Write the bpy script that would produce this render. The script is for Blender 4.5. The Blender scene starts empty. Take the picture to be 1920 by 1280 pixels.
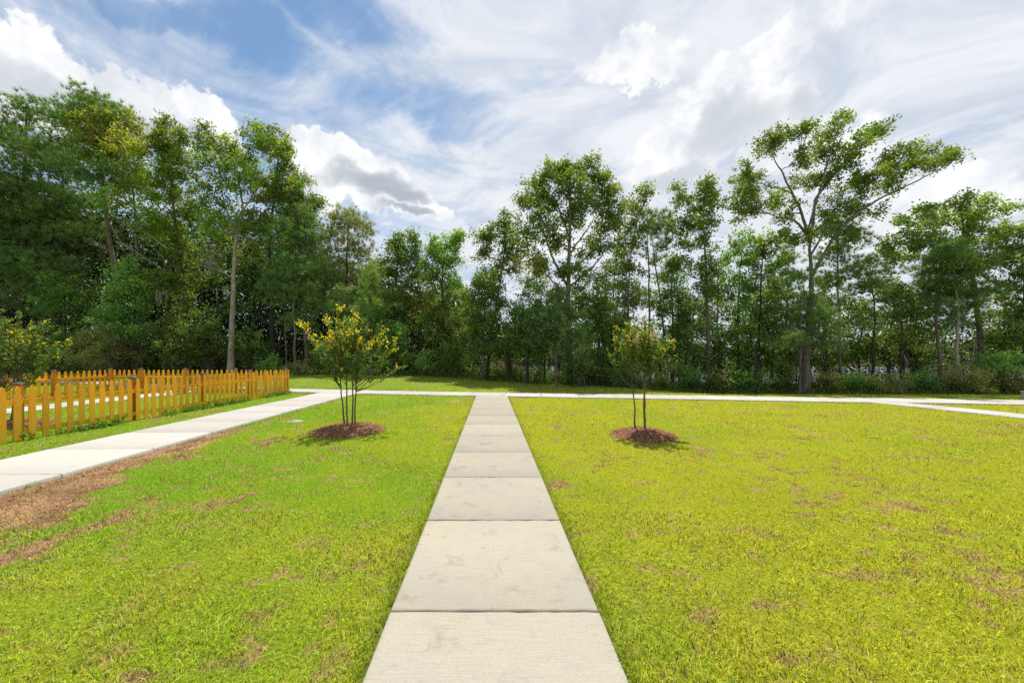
import bpy, math
import numpy as np

rng = np.random.default_rng(11)
SC = bpy.context.scene
COL = SC.collection
F = 693.3            # focal length in photo pixels (13 mm on a 36 mm sensor, 1920 px wide)
VX, VY = 921.0, 670.0
EYE = 1.5

# ------------------------------------------------------------------ helpers
def at(px, py, Y):
    """world point at distance Y that the photo shows at (px, py)"""
    return np.array([(px - VX) / F * Y, Y, EYE + (VY - py) / F * Y])

def sstep(a, b, x):
    t = np.clip((x - a) / (b - a), 0, 1)
    return t * t * (3 - 2 * t)

def vnoise(x, y, seed=0):
    xi = np.floor(x).astype(np.int64); yi = np.floor(y).astype(np.int64)
    fx = x - xi; fy = y - yi
    fx = fx * fx * (3 - 2 * fx); fy = fy * fy * (3 - 2 * fy)
    def h(a, b):
        n = (a * 374761393 + b * 668265263 + seed * 974711) & 0xFFFFFFFF
        n = ((n ^ (n >> 13)) * 1274126177) & 0xFFFFFFFF
        n = (n ^ (n >> 16)) & 0xFFFF
        return n / 65535.0
    a = h(xi, yi) * (1 - fx) + h(xi + 1, yi) * fx
    b = h(xi, yi + 1) * (1 - fx) + h(xi + 1, yi + 1) * fx
    return a * (1 - fy) + b * fy

def fbm(x, y, seed=0, octv=4):
    s = 0; a = 0.5; t = 0
    for k in range(octv):
        s = s + a * vnoise(x * 2 ** k, y * 2 ** k, seed + k * 17); t += a; a *= 0.5
    return s / t

def ground(x, y):
    x = np.asarray(x, float); y = np.asarray(y, float)
    rise = 0.42 * sstep(15.5, 22, y) * sstep(9, -2, x)
    drop = -1.3 * sstep(19, 38, y) * sstep(2, 12, x) - 0.36 * sstep(14.0, 19.0, y) * sstep(5, 12, x)
    return rise + drop

def norm(a):
    return a / np.maximum(np.linalg.norm(a, axis=-1, keepdims=True), 1e-9)

class MB:
    """collects vertices, quads and triangles with one colour per face"""
    def __init__(s):
        s.v = []; s.n = 0; s.q = []; s.t = []; s.cq = []; s.ct = []
    def add(s, v, q=None, t=None, col=(0.5, 0.5, 0.5)):
        v = np.asarray(v, float).reshape(-1, 3)
        col = np.asarray(col, float)
        if q is not None and len(q):
            q = np.asarray(q, np.int64); s.q.append(q + s.n)
            s.cq.append(np.broadcast_to(col, (len(q), 3)))
        if t is not None and len(t):
            t = np.asarray(t, np.int64); s.t.append(t + s.n)
            s.ct.append(np.broadcast_to(col, (len(t), 3)))
        s.v.append(v); s.n += len(v)
    def box(s, c, d, col=(0.5, 0.5, 0.5)):
        c = np.array(c, float); d = np.array(d, float) / 2
        v = np.array([[x, y, z] for z in (-1, 1) for y in (-1, 1) for x in (-1, 1)]) * d + c
        s.add(v, q=[[0, 2, 3, 1], [4, 5, 7, 6], [0, 1, 5, 4], [2, 6, 7, 3], [0, 4, 6, 2], [1, 3, 7, 5]], col=col)
    def tube(s, pts, rad, sides=6, col=(0.5, 0.5, 0.5), cap=True):
        pts = np.asarray(pts, float); rad = np.asarray(rad, float)
        n = len(pts)
        tan = norm(np.gradient(pts, axis=0))
        ref = np.array([0.31, 0.95, 0.05]) if abs(tan[:, 2]).mean() > 0.5 else np.array([0.05, 0.1, 1.0])
        u = norm(np.cross(tan, ref)); w = np.cross(tan, u)
        a = np.linspace(0, 2 * np.pi, sides, endpoint=False)
        ring = pts[:, None, :] + rad[:, None, None] * (np.cos(a)[None, :, None] * u[:, None, :] + np.sin(a)[None, :, None] * w[:, None, :])
        i = np.arange(n - 1)[:, None] * sides; j = np.arange(sides)[None, :]; k = (j + 1) % sides
        q = np.stack([i + j, i + k, i + sides + k, i + sides + j], -1).reshape(-1, 4)
        v = ring.reshape(-1, 3); t = None
        if cap:
            v = np.vstack([v, pts[-1:]])
            jj = np.arange(sides); t = np.stack([(n - 1) * sides + jj, (n - 1) * sides + (jj + 1) % sides, np.full(sides, n * sides)], -1)
        s.add(v, q=q, t=t, col=col)
    def build(s, name, mat, parent=None, smooth=False):
        V = np.vstack(s.v) if s.v else np.zeros((0, 3))
        Q = np.vstack(s.q) if s.q else np.zeros((0, 4), np.int64)
        T = np.vstack(s.t) if s.t else np.zeros((0, 3), np.int64)
        C = np.vstack(s.cq + s.ct) if (s.cq or s.ct) else np.zeros((0, 3))
        me = bpy.data.meshes.new(name)
        me.vertices.add(len(V)); me.vertices.foreach_set('co', V.astype(np.float32).ravel())
        li = np.concatenate([Q.ravel(), T.ravel()]).astype(np.int32)
        me.loops.add(len(li)); me.loops.foreach_set('vertex_index', li)
        st = np.concatenate([np.arange(len(Q)) * 4, len(Q) * 4 + np.arange(len(T)) * 3]).astype(np.int32)
        me.polygons.add(len(st)); me.polygons.foreach_set('loop_start', st)
        if smooth: me.polygons.foreach_set('use_smooth', np.ones(len(st), bool))
        me.update(calc_edges=True)
        at_ = me.attributes.new('tint', 'FLOAT_COLOR', 'FACE')
        at_.data.foreach_set('color', np.hstack([C, np.ones((len(C), 1))]).astype(np.float32).ravel())
        if mat: me.materials.append(mat)
        o = bpy.data.objects.new(name, me); COL.objects.link(o)
        if parent: o.parent = parent
        return o

def tag(o, label=None, cat=None, group=None, kind=None):
    if label: o['label'] = label
    if cat: o['category'] = cat
    if group: o['group'] = group
    if kind: o['kind'] = kind
    return o

def empty(name, loc, label, cat, group=None):
    o = bpy.data.objects.new(name, None); COL.objects.link(o)
    o.location = [float(c) for c in loc]; o.empty_display_size = 0.2
    return tag(o, label, cat, group)

# ------------------------------------------------------------------ materials
class NT:
    def __init__(s, tree): s.t = tree; tree.nodes.clear()
    def n(s, typ, **kw):
        o = s.t.nodes.new(typ)
        for k, v in kw.items(): setattr(o, k, v)
        return o
    def link(s, a, b): s.t.links.new(a, b)
    def put(s, sock, v):
        if v is None: return
        if isinstance(v, bpy.types.NodeSocket): s.link(v, sock)
        else: sock.default_value = v
    def m(s, op, a, b=None, c=None, clamp=False):
        o = s.n('ShaderNodeMath', operation=op, use_clamp=clamp)
        for i, v in enumerate((a, b, c)): s.put(o.inputs[i], v) if v is not None else None
        return o.outputs[0]
    def vm(s, op, a, b=None):
        o = s.n('ShaderNodeVectorMath', operation=op)
        s.put(o.inputs[0], a)
        if b is not None: s.put(o.inputs[1], b)
        return o.outputs[0]
    def mix(s, f, a, b, blend='MIX'):
        o = s.n('ShaderNodeMix', data_type='RGBA', blend_type=blend, clamp_factor=True)
        s.put(o.inputs[0], f); s.put(o.inputs[6], a); s.put(o.inputs[7], b)
        return o.outputs[2]
    def ramp(s, x, a, b, lo=0.0, hi=1.0):
        o = s.n('ShaderNodeMapRange', interpolation_type='SMOOTHSTEP', clamp=True)
        s.put(o.inputs[0], x); s.put(o.inputs[1], a); s.put(o.inputs[2], b); s.put(o.inputs[3], lo); s.put(o.inputs[4], hi)
        return o.outputs[0]
    def noise(s, vec, scale, detail=4, rough=0.55, dist=0.0):
        o = s.n('ShaderNodeTexNoise')
        if vec is not None: s.link(vec, o.inputs['Vector'])
        s.put(o.inputs['Scale'], scale); s.put(o.inputs['Detail'], detail); s.put(o.inputs['Roughness'], rough); s.put(o.inputs['Distortion'], dist)
        return o.outputs[0]
    def xyz(s, x, y, z):
        o = s.n('ShaderNodeCombineXYZ'); s.put(o.inputs[0], x); s.put(o.inputs[1], y); s.put(o.inputs[2], z)
        return o.outputs[0]
    def sep(s, v):
        o = s.n('ShaderNodeSeparateXYZ'); s.link(v, o.inputs[0]); return o.outputs

def rgba(c): return (c[0], c[1], c[2], 1.0)

def new_mat(name):
    m = bpy.data.materials.new(name); m.use_nodes = True
    return m, NT(m.node_tree)

def mat_leaf(name, transl=0.46, gloss=0.02, rough=0.6):
    m, N = new_mat(name)
    out = N.n('ShaderNodeOutputMaterial')
    col = N.n('ShaderNodeAttribute', attribute_name='tint').outputs['Color']
    d = N.n('ShaderNodeBsdfDiffuse'); N.link(col, d.inputs['Color'])
    tr = N.n('ShaderNodeBsdfTranslucent')
    tc = N.mix(1.0, col, (1.55, 1.45, 0.55, 1), 'MULTIPLY'); N.link(tc, tr.inputs['Color'])
    g = N.n('ShaderNodeBsdfGlossy'); g.inputs['Roughness'].default_value = rough; g.inputs['Color'].default_value = (0.55, 0.65, 0.4, 1)
    a = N.n('ShaderNodeMixShader'); a.inputs[0].default_value = transl
    N.link(d.outputs[0], a.inputs[1]); N.link(tr.outputs[0], a.inputs[2])
    fr = N.n('ShaderNodeFresnel'); fr.inputs[0].default_value = 1.4
    b = N.n('ShaderNodeMixShader'); N.link(N.m('MULTIPLY', fr.outputs[0], gloss * 4), b.inputs[0])
    N.link(a.outputs[0], b.inputs[1]); N.link(g.outputs[0], b.inputs[2])
    N.link(b.outputs[0], out.inputs[0])
    return m

def mat_bark(name, c1, c2, scale=6):
    m, N = new_mat(name)
    out = N.n('ShaderNodeOutputMaterial'); p = N.n('ShaderNodeBsdfPrincipled')
    geo = N.n('ShaderNodeNewGeometry').outputs['Position']
    v = N.vm('MULTIPLY', geo, (1.0, 1.0, 0.22))
    a = N.noise(v, scale * 2.5, 5, 0.65)
    b = N.noise(geo, scale * 0.35, 3)
    f = N.m('ADD', N.ramp(a, 0.35, 0.65, 0, 0.65), N.ramp(b, 0.4, 0.65, 0, 0.35))
    col = N.mix(f, rgba(c1), rgba(c2))
    N.link(col, p.inputs['Base Color']); p.inputs['Roughness'].default_value = 0.9
    bm = N.n('ShaderNodeBump'); bm.inputs['Strength'].default_value = 0.8; bm.inputs['Distance'].default_value = 0.03
    N.link(a, bm.inputs['Height']); N.link(bm.outputs[0], p.inputs['Normal'])
    N.link(p.outputs[0], out.inputs[0])
    return m

def mat_tint(name, rough=0.85, nscale=40, namp=0.35, spec=0.2):
    m, N = new_mat(name)
    out = N.n('ShaderNodeOutputMaterial'); p = N.n('ShaderNodeBsdfPrincipled')
    col = N.n('ShaderNodeAttribute', attribute_name='tint').outputs['Color']
    geo = N.n('ShaderNodeNewGeometry').outputs['Position']
    a = N.noise(geo, nscale, 5, 0.6)
    k = N.m('ADD', N.m('MULTIPLY', a, 2 * namp), 1 - namp)
    c = N.vm('MULTIPLY', col, N.xyz(k, k, k))
    N.link(c, p.inputs['Base Color']); p.inputs['Roughness'].default_value = rough
    p.inputs['Specular IOR Level'].default_value = spec
    N.link(p.outputs[0], out.inputs[0])
    return m

def mat_concrete(name, base, dark, warm):
    m, N = new_mat(name)
    out = N.n('ShaderNodeOutputMaterial'); p = N.n('ShaderNodeBsdfPrincipled')
    geo = N.n('ShaderNodeNewGeometry').outputs['Position']
    tint = N.n('ShaderNodeAttribute', attribute_name='tint').outputs['Color']
    big = N.noise(geo, 1.3, 5, 0.6)
    med = N.noise(geo, 5.0, 6, 0.65, 0.6)
    fine = N.noise(geo, 260, 2, 0.6)
    broom = N.noise(N.vm('MULTIPLY', geo, (6.0, 120.0, 1.0)), 1.0, 3, 0.6)
    grit = N.noise(geo, 70, 3, 0.7)
    c = N.mix(N.ramp(big, 0.35, 0.7), rgba(base), rgba(warm))
    c = N.mix(N.ramp(med, 0.52, 0.78, 0, 0.62), c, rgba(dark))
    sp = N.noise(geo, 11, 6, 0.75)
    c = N.mix(N.m('MULTIPLY', N.ramp(sp, 0.62, 0.72, 0, 0.8), N.ramp(big, 0.5, 0.62)), c, (dark[0] * .55, dark[1] * .55, dark[2] * .55, 1))
    k = N.m('ADD', N.m('ADD', N.m('MULTIPLY', fine, 0.40), N.m('MULTIPLY', broom, 0.42)), N.m('ADD', 0.38, N.m('MULTIPLY', grit, 0.42)))
    c = N.vm('MULTIPLY', c, N.xyz(k, k, k)); c = N.vm('MULTIPLY', c, tint)
    N.link(c, p.inputs['Base Color']); p.inputs['Roughness'].default_value = 0.9
    p.inputs['Specular IOR Level'].default_value = 0.25
    bm = N.n('ShaderNodeBump'); bm.inputs['Strength'].default_value = 0.35; bm.inputs['Distance'].default_value = 0.004
    N.link(N.m('ADD', broom, fine), bm.inputs['Height']); N.link(bm.outputs[0], p.inputs['Normal'])
    N.link(p.outputs[0], out.inputs[0])
    return m

def mat_wood(name, c1, c2, c3):
    m, N = new_mat(name)
    out = N.n('ShaderNodeOutputMaterial'); p = N.n('ShaderNodeBsdfPrincipled')
    geo = N.n('ShaderNodeNewGeometry').outputs['Position']
    tint = N.n('ShaderNodeObjectInfo').outputs['Random']
    tc = N.n('ShaderNodeTexCoord').outputs['Object']
    g = N.noise(N.vm('MULTIPLY', geo, (28.0, 28.0, 2.2)), 1.6, 4, 0.6, 0.5)
    b = N.noise(geo, 3.2, 4, 0.6)
    c = N.mix(N.ramp(g, 0.3, 0.7), rgba(c1), rgba(c2))
    z = N.sep(geo)[2]
    low = N.m('MULTIPLY', N.ramp(N.m('ADD', z, N.m('MULTIPLY', b, 0.5)), 0.95, 0.3), 0.75)
    c = N.mix(low, c, rgba(c3))
    kn = N.noise(geo, 13, 2, 0.5)
    c = N.mix(N.ramp(kn, 0.72, 0.78, 0, 0.55), c, (0.10, 0.045, 0.01, 1))
    k = N.m('ADD', 0.80, N.m('MULTIPLY', tint, 0.36))
    c = N.vm('MULTIPLY', c, N.xyz(k, k, k))
    N.link(c, p.inputs['Base Color']); p.inputs['Roughness'].default_value = 0.65
    N.link(p.outputs[0], out.inputs[0])
    return m

def mat_ground(name):
    m, N = new_mat(name)
    out = N.n('ShaderNodeOutputMaterial'); p = N.n('ShaderNodeBsdfPrincipled')
    col = N.n('ShaderNodeAttribute', attribute_name='soil').outputs['Color']
    geo = N.n('ShaderNodeNewGeometry').outputs['Position']
    a = N.noise(geo, 45, 5, 0.7); b = N.noise(geo, 7, 5, 0.65); d = N.noise(geo, 0.9, 4)
    k = N.m('ADD', N.m('ADD', N.ramp(a, 0.3, 0.7, 0.0, 0.7), N.m('MULTIPLY', b, 0.45)), N.m('ADD', 0.25, N.m('MULTIPLY', d, 0.3)))
    c = N.vm('MULTIPLY', col, N.xyz(k, k, k))
    N.link(c, p.inputs['Base Color']); p.inputs['Roughness'].default_value = 1.0
    p.inputs['Specular IOR Level'].default_value = 0.0
    bm = N.n('ShaderNodeBump'); bm.inputs['Strength'].default_value = 0.9; bm.inputs['Distance'].default_value = 0.03
    N.link(N.m('ADD', a, b), bm.inputs['Height']); N.link(bm.outputs[0], p.inputs['Normal'])
    N.link(p.outputs[0], out.inputs[0])
    return m

def mat_simple(name, c, rough=0.5, metal=0.0, var=0.25, scale=25):
    m, N = new_mat(name)
    out = N.n('ShaderNodeOutputMaterial'); p = N.n('ShaderNodeBsdfPrincipled')
    geo = N.n('ShaderNodeNewGeometry').outputs['Position']
    a = N.noise(geo, scale, 5, 0.6)
    c_ = N.mix(N.ramp(a, 0.3, 0.7), rgba([x * (1 - var) for x in c]), rgba([x * (1 + var) for x in c]))
    N.link(c_, p.inputs['Base Color']); p.inputs['Roughness'].default_value = rough; p.inputs['Metallic'].default_value = metal
    N.link(p.outputs[0], out.inputs[0])
    return m

M_LEAF = mat_leaf('leaf')
M_NEEDLE = mat_leaf('needle', 0.33, 0.02, 0.6)
M_GRASS = mat_leaf('grass_blade', 0.38, 0.015, 0.7)
M_BARK = {
    'brown': mat_bark('bark_brown', (0.055, 0.042, 0.033), (0.17, 0.13, 0.10)),
    'pine': mat_bark('bark_pine', (0.07, 0.048, 0.038), (0.22, 0.155, 0.125), 5),
    'pale': mat_bark('bark_pale', (0.20, 0.165, 0.13), (0.42, 0.36, 0.29), 5),
    'grey': mat_bark('bark_grey', (0.07, 0.058, 0.048), (0.20, 0.165, 0.135), 5),
    'dark': mat_bark('bark_dark', (0.022, 0.018, 0.015), (0.07, 0.057, 0.045)),
    'myrtle': mat_bark('bark_myrtle', (0.07, 0.055, 0.035), (0.21, 0.17, 0.10), 14),
}
M_MOSS = mat_tint('hanging_moss', 0.95, 20, 0.3)
M_PATH = mat_concrete('concrete_buff', (0.322, 0.298, 0.245), (0.175, 0.16, 0.137), (0.352, 0.315, 0.243))
M_PATHW = mat_concrete('concrete_pale', (0.42, 0.402, 0.372), (0.32, 0.302, 0.275), (0.44, 0.41, 0.37))
M_WOOD = mat_wood('stained_picket', (0.82, 0.345, 0.009), (0.90, 0.44, 0.014), (0.62, 0.40, 0.016))
M_POSTW = mat_wood('stained_post', (0.46, 0.17, 0.013), (0.62, 0.25, 0.018), (0.34, 0.17, 0.02))
M_CAP = mat_simple('dark_cap', (0.045, 0.047, 0.052), 0.35)
M_STRAW = mat_tint('pine_straw', 0.8, 60, 0.35)
M_GROUND = mat_ground('lawn_soil')
M_BOX = mat_simple('grey_plastic', (0.40, 0.38, 0.34), 0.6)
M_LID = mat_simple('pale_lid', (0.36, 0.34, 0.30), 0.9, 0.0, 0.5, 18)

# ------------------------------------------------------------------ camera, sun, world
cam = bpy.data.cameras.new('camera'); co = bpy.data.objects.new('camera', cam); COL.objects.link(co)
co.location = (0, 0, EYE); co.rotation_euler = (math.radians(90), 0, 0)
cam.sensor_width = 36; cam.lens = 13.0
cam.shift_x = (960 - VX) / 1920; cam.shift_y = (VY - 640) / 1920
cam.clip_start = 0.05; cam.clip_end = 5000
SC.camera = co

SUN_EL, SUN_AZ = 70.0, 5.0      # the sun stands high beyond the wood, a little right of the path
sd = bpy.data.lights.new('sun', 'SUN'); sd.energy = 5.0; sd.angle = math.radians(0.5); sd.color = (1.0, 0.955, 0.87)
so = bpy.data.objects.new('sun', sd); COL.objects.link(so)
so.rotation_euler = (-math.radians(90 - SUN_EL), 0, -math.radians(SUN_AZ)); so.location = (0, 0, 40)

def azel(px, py):
    a = math.atan((px - VX) / F)
    return a, math.atan((VY - py) / F * math.cos(a))

def build_world():
    w = bpy.data.worlds.new('World'); SC.world = w; w.use_nodes = True
    N = NT(w.node_tree)
    out = N.n('ShaderNodeOutputWorld')
    sky = N.n('ShaderNodeTexSky', sky_type='NISHITA', sun_disc=False)
    sky.sun_elevation = math.radians(SUN_EL); sky.sun_rotation = math.radians(SUN_AZ)
    sky.air_density = 1.0; sky.dust_density = 0.3; sky.ozone_density = 0.8; sky.altitude = 50
    d = N.n('ShaderNodeTexCoord').outputs['Generated']
    x, y, z = N.sep(d)
    az = N.m('ARCTAN2', x, y); el = N.m('ARCSINE', z)
    # ragged edges: bend the direction a little
    w1 = N.noise(d, 5.0, 7, 0.6); w2 = N.noise(N.vm('ADD', d, (7.3, 2.1, 4.4)), 5.0, 7, 0.6)
    f1 = N.noise(d, 17.0, 6, 0.62)
    azw = N.m('ADD', az, N.m('MULTIPLY', N.m('SUBTRACT', w1, 0.5), 0.22))
    elw = N.m('ADD', el, N.m('MULTIPLY', N.m('SUBTRACT', w2, 0.5), 0.20))
    def blobs(lst, A=None, E=None):
        A = A or azw; E = E or elw
        r = None
        for px, py, rx, ry in lst:
            a0, e0 = azel(px, py)
            ra = abs(azel(px + rx, py)[0] - azel(px - rx, py)[0]) / 2
            re = abs(azel(px, py - ry)[1] - azel(px, py + ry)[1]) / 2
            p = N.m('POWER', N.m('MULTIPLY', N.m('SUBTRACT', A, a0), 1 / ra), 2.0)
            q = N.m('POWER', N.m('MULTIPLY', N.m('SUBTRACT', E, e0), 1 / re), 2.0)
            v = N.m('SUBTRACT', 1.0, N.m('ADD', p, q))
            r = v if r is None else N.m('MAXIMUM', r, v)
        return r
    puff = N.noise(d, 9.0, 8, 0.6, 0.3)
    # high thin cloud, drawn out in streaks on a flat layer
    zz = N.m('MAXIMUM', z, 0.06)
    P = N.xyz(N.m('DIVIDE', x, zz), N.m('DIVIDE', y, zz), 0.0)
    rot = N.n('ShaderNodeVectorRotate'); rot.inputs['Angle'].default_value = math.radians(38); N.link(P, rot.inputs['Vector'])
    S = N.vm('MULTIPLY', rot.outputs[0], (0.55, 1.9, 1.0))
    c1 = N.noise(S, 1.1, 8, 0.62, 0.7)
    c2 = N.noise(P, 1.9, 10, 0.62, 0.8)
    S2 = N.vm('MULTIPLY', rot.outputs[0], (0.9, 2.8, 1.0))
    c3 = N.noise(S2, 2.4, 9, 0.64, 1.1)
    region = N.ramp(az, -0.60, 0.45, 0.05, 0.40)
    holes = N.ramp(blobs([(640, 20, 150, 50), (820, 195, 150, 42), (1840, 285, 120, 45), (470, 80, 130, 50), (300, 10, 150, 30), (900, 250, 110, 26), (1010, 160, 80, 26)]), -1.2, 0.9, 0.0, 0.15)
    vraw = N.m('ADD', N.m('ADD', N.m('MULTIPLY', c1, 0.42), N.m('MULTIPLY', c2, 0.42)), N.m('MULTIPLY', c3, 0.24))
    veil = N.ramp(N.m('SUBTRACT', N.m('ADD', vraw, region), holes), 0.38, 0.84, 0.05, 0.97)
    # heaped clouds
    heap = blobs([(-40, 120, 200, 110), (110, 160, 170, 100), (260, 205, 150, 85), (380, 245, 110, 60),
                  (600, 290, 70, 42), (680, 330, 100, 55), (740, 385, 90, 40), (600, 345, 60, 55), (820, 400, 60, 22),
                  (1330, 240, 150, 85), (1250, 300, 90, 60), (1420, 210, 130, 60), (1500, 290, 140, 70), (1180, 120, 120, 45),
                  (1700, 395, 240, 55), (1900, 370, 90, 40), (1450, 90, 200, 60), (1000, 440, 200, 40)])
    hf = N.m('ADD', heap, N.m('MULTIPLY', N.m('SUBTRACT', puff, 0.5), 2.0))
    hm = N.ramp(hf, -0.08, 0.34)
    core = blobs([(690, 346, 62, 18), (735, 372, 40, 12), (755, 404, 40, 7), (360, 262, 110, 14)])
    core2 = blobs([(1385, 238, 62, 42), (1350, 200, 26, 34), (1500, 200, 40, 30), (1790, 180, 44, 18), (60, 150, 110, 30), (1700, 30, 80, 30), (1250, 330, 60, 20)])
    soft = N.noise(d, 8.0, 3, 0.5, 0.2)
    cf = N.m('ADD', core, N.m('ADD', N.m('MULTIPLY', N.m('SUBTRACT', f1, 0.5), 0.9), N.m('MULTIPLY', N.m('SUBTRACT', soft, 0.5), 2.2)))
    grey = N.m('MULTIPLY', N.ramp(cf, -2.2, 1.2), 0.9)
    body = N.m('ADD', N.m('MULTIPLY', N.ramp(puff, 0.34, 0.62), 0.6), N.m('MULTIPLY', N.ramp(f1, 0.36, 0.62), 0.4))
    white = N.mix(body, (0.74, 0.79, 0.86, 1), (1.10, 1.10, 1.10, 1))
    cf2 = N.m('ADD', core2, N.m('ADD', N.m('MULTIPLY', N.m('SUBTRACT', f1, 0.5), 0.9), N.m('MULTIPLY', N.m('SUBTRACT', soft, 0.5), 2.2)))
    white = N.mix(N.ramp(cf2, -2.0, 1.3, 0.0, 0.85), white, (0.62, 0.67, 0.735, 1))
    ccol = N.mix(grey, white, (0.43, 0.49, 0.56, 1))
    vcol = N.mix(N.ramp(c2, 0.35, 0.65), (0.66, 0.73, 0.83, 1), (0.93, 0.95, 0.99, 1))
    col = N.mix(hm, vcol, ccol)
    mask = N.m('MAXIMUM', veil, hm)
    b1 = N.n('ShaderNodeBackground'); N.link(N.mix(1.0, sky.outputs[0], (0.80, 1.0, 1.06, 1), 'MULTIPLY'), b1.inputs[0]); b1.inputs[1].default_value = 0.108
    b2 = N.n('ShaderNodeBackground'); N.link(col, b2.inputs[0]); b2.inputs[1].default_value = 0.80
    mx = N.n('ShaderNodeMixShader'); N.link(mask, mx.inputs[0]); N.link(b1.outputs[0], mx.inputs[1]); N.link(b2.outputs[0], mx.inputs[2])
    N.link(mx.outputs[0], out.inputs[0])
    w.cycles.sampling_method = 'MANUAL'; w.cycles.sample_map_resolution = 512
build_world()
SC.view_settings.view_transform = 'Standard'; SC.view_settings.look = 'None'
SC.view_settings.exposure = 0.28; SC.view_settings.gamma = 1.0
SC.cycles.use_denoising = False; SC.cycles.max_bounces = 6; SC.cycles.transmission_bounces = 4; SC.cycles.diffuse_bounces = 3; SC.cycles.glossy_bounces = 2
SC.cycles.caustics_reflective = False; SC.cycles.caustics_refractive = False

# ------------------------------------------------------------------ paths (centre lines in metres)
PATHS = {   # name: (list of centre points, width)
    'main': ([(0.02, -1.0), (0.02, 14.2)], 1.21),
    'left': ([(-6.1, -2.0), (-6.25, 5.0), (-6.35, 9.0), (-6.35, 16.2)], 1.62),
    'cross': ([(-30, 21.0), (-9, 16.55), (0, 14.95), (11.5, 13.1), (17.8, 12.25), (30, 10.6)], 1.38),
    'right': ([(13.0, 12.6), (13.35, 10.7), (13.55, 9.3), (14.1, 4.0)], 0.98),
    'yard': ([(-13.5, 3.0), (-13.5, 16.9)], 1.15),
}
def dist_poly(x, y, pts):
    d = np.full(np.shape(x), 1e9)
    for (x0, y0), (x1, y1) in zip(pts[:-1], pts[1:]):
        vx, vy = x1 - x0, y1 - y0
        t = np.clip(((x - x0) * vx + (y - y0) * vy) / (vx * vx + vy * vy), 0, 1)
        d = np.minimum(d, np.hypot(x - x0 - t * vx, y - y0 - t * vy))
    return d
def path_dist(x, y):
    """distance outside the nearest path edge (negative on a path)"""
    d = np.full(np.shape(x), 1e9)
    for pts, w in PATHS.values(): d = np.minimum(d, dist_poly(x, y, pts) - w / 2)
    # flared corners where the left path meets the cross path
    for cx, cy, r in ((-7.2, 16.2, 0.5), (-5.45, 15.75, 0.5)):
        d = np.minimum(d, np.hypot(x - cx, y - cy) - r)
    return d

EDGE = [(-60, 27.0), (-14, 25.2), (-9, 23.8), (-4, 21.6), (0.5, 19.6), (4, 19.1), (8, 18.6), (12, 18.1), (16, 17.6), (22, 16.8), (60, 13)]
def edge_y(x): return np.interp(x, [p[0] for p in EDGE], [p[1] for p in EDGE])

def dirt_mask(x, y):
    n = fbm(x * 2.6, y * 1.6, 5, 6); n2 = fbm(x * 0.55, y * 0.45, 9, 4)
    xr = -3.05 - 0.36 * np.clip(y - 2.5, 0, 9)
    strip = sstep(-5.85, -5.5, x) * sstep(0.25, -1.1, x - xr) * sstep(1.2, 2.4, y) * sstep(11.0, 7.5, y)
    strip = strip * 0.9 + 0.55 * np.exp(-((x + 5.22) / 0.26) ** 2) * sstep(3.5, 5, y) * sstep(11.5, 8.5, y)
    m = sstep(0.34, 0.56, n * 0.95 + strip * 0.40 - 0.27)
    s2 = np.exp(-((x + 7.75) / 0.22) ** 2) * sstep(4, 6, y) * sstep(12, 9.5, y)
    m = np.maximum(m, 0.8 * sstep(0.34, 0.52, n * 0.75 + s2 * 0.32 - 0.20))
    spots = [(-2.95, 4.35, .20, .10), (-1.35, 2.95, .25, .10), (2.3, 3.2, .4, .07), (3.0, 3.35, .3, .05), (2.6, 2.55, .5, .10), (3.4, 2.35, .5, .12),
             (0.95, 3.4, .12, .12), (0.9, 2.3, .2, .12), (4.1, 3.6, .4, .05), (-2.9, 1.9, .5, .12), (1.9, 4.4, .3, .10), (1.5, 5.0, .3, .1), (5.2, 5.4, .5, .06), (-4.7, 8.6, .5, .2)]
    nn = fbm(x * 5, y * 7, 21, 4)
    for a, b, rx, ry in spots:
        e = ((x - a) / rx) ** 2 + ((y - b) / ry) ** 2
        m = np.maximum(m, 0.7 * sstep(0.50, 0.70, nn - 0.22 * e + 0.05))
    tiny = fbm(x * 7.5, y * 12.0, 77, 4); area = fbm(x * 0.9, y * 1.1, 79, 3)
    m = np.maximum(m, 0.80 * sstep(0.635, 0.74, tiny * 0.80 + area * 0.22 + 0.020 * sstep(-1, 3, x)))
    return m

def lawn_colour(x, y):
    n = fbm(x * 0.5, y * 0.4, 3, 4); n2 = fbm(x * 2.4, y * 2.0, 41, 4)
    yel = np.clip(sstep(-6.5, 3.0, x) * 0.95 + (n - 0.5) * 1.1 + (n2 - 0.5) * 0.7, 0, 1)
    far = sstep(15.5, 17.5, y + 0.17 * x)
    g = np.array([0.27, 0.475, 0.030]); yl = np.array([0.515, 0.555, 0.036]); fl = np.array([0.36, 0.50, 0.07])
    c = g + (yl - g) * yel[..., None]
    c = c + (fl - c) * (far * 0.75)[..., None]
    return c

def in_mulch(x, y):
    m = np.zeros(np.shape(x), bool)
    for cx, cy, r in MULCH: m |= np.hypot(x - cx, y - cy) < r * 0.97
    return m
MULCH = [(-2.93, 7.62, 0.645), (2.92, 7.1, 0.535), (-10.7, 8.15, 0.7)]

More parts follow.
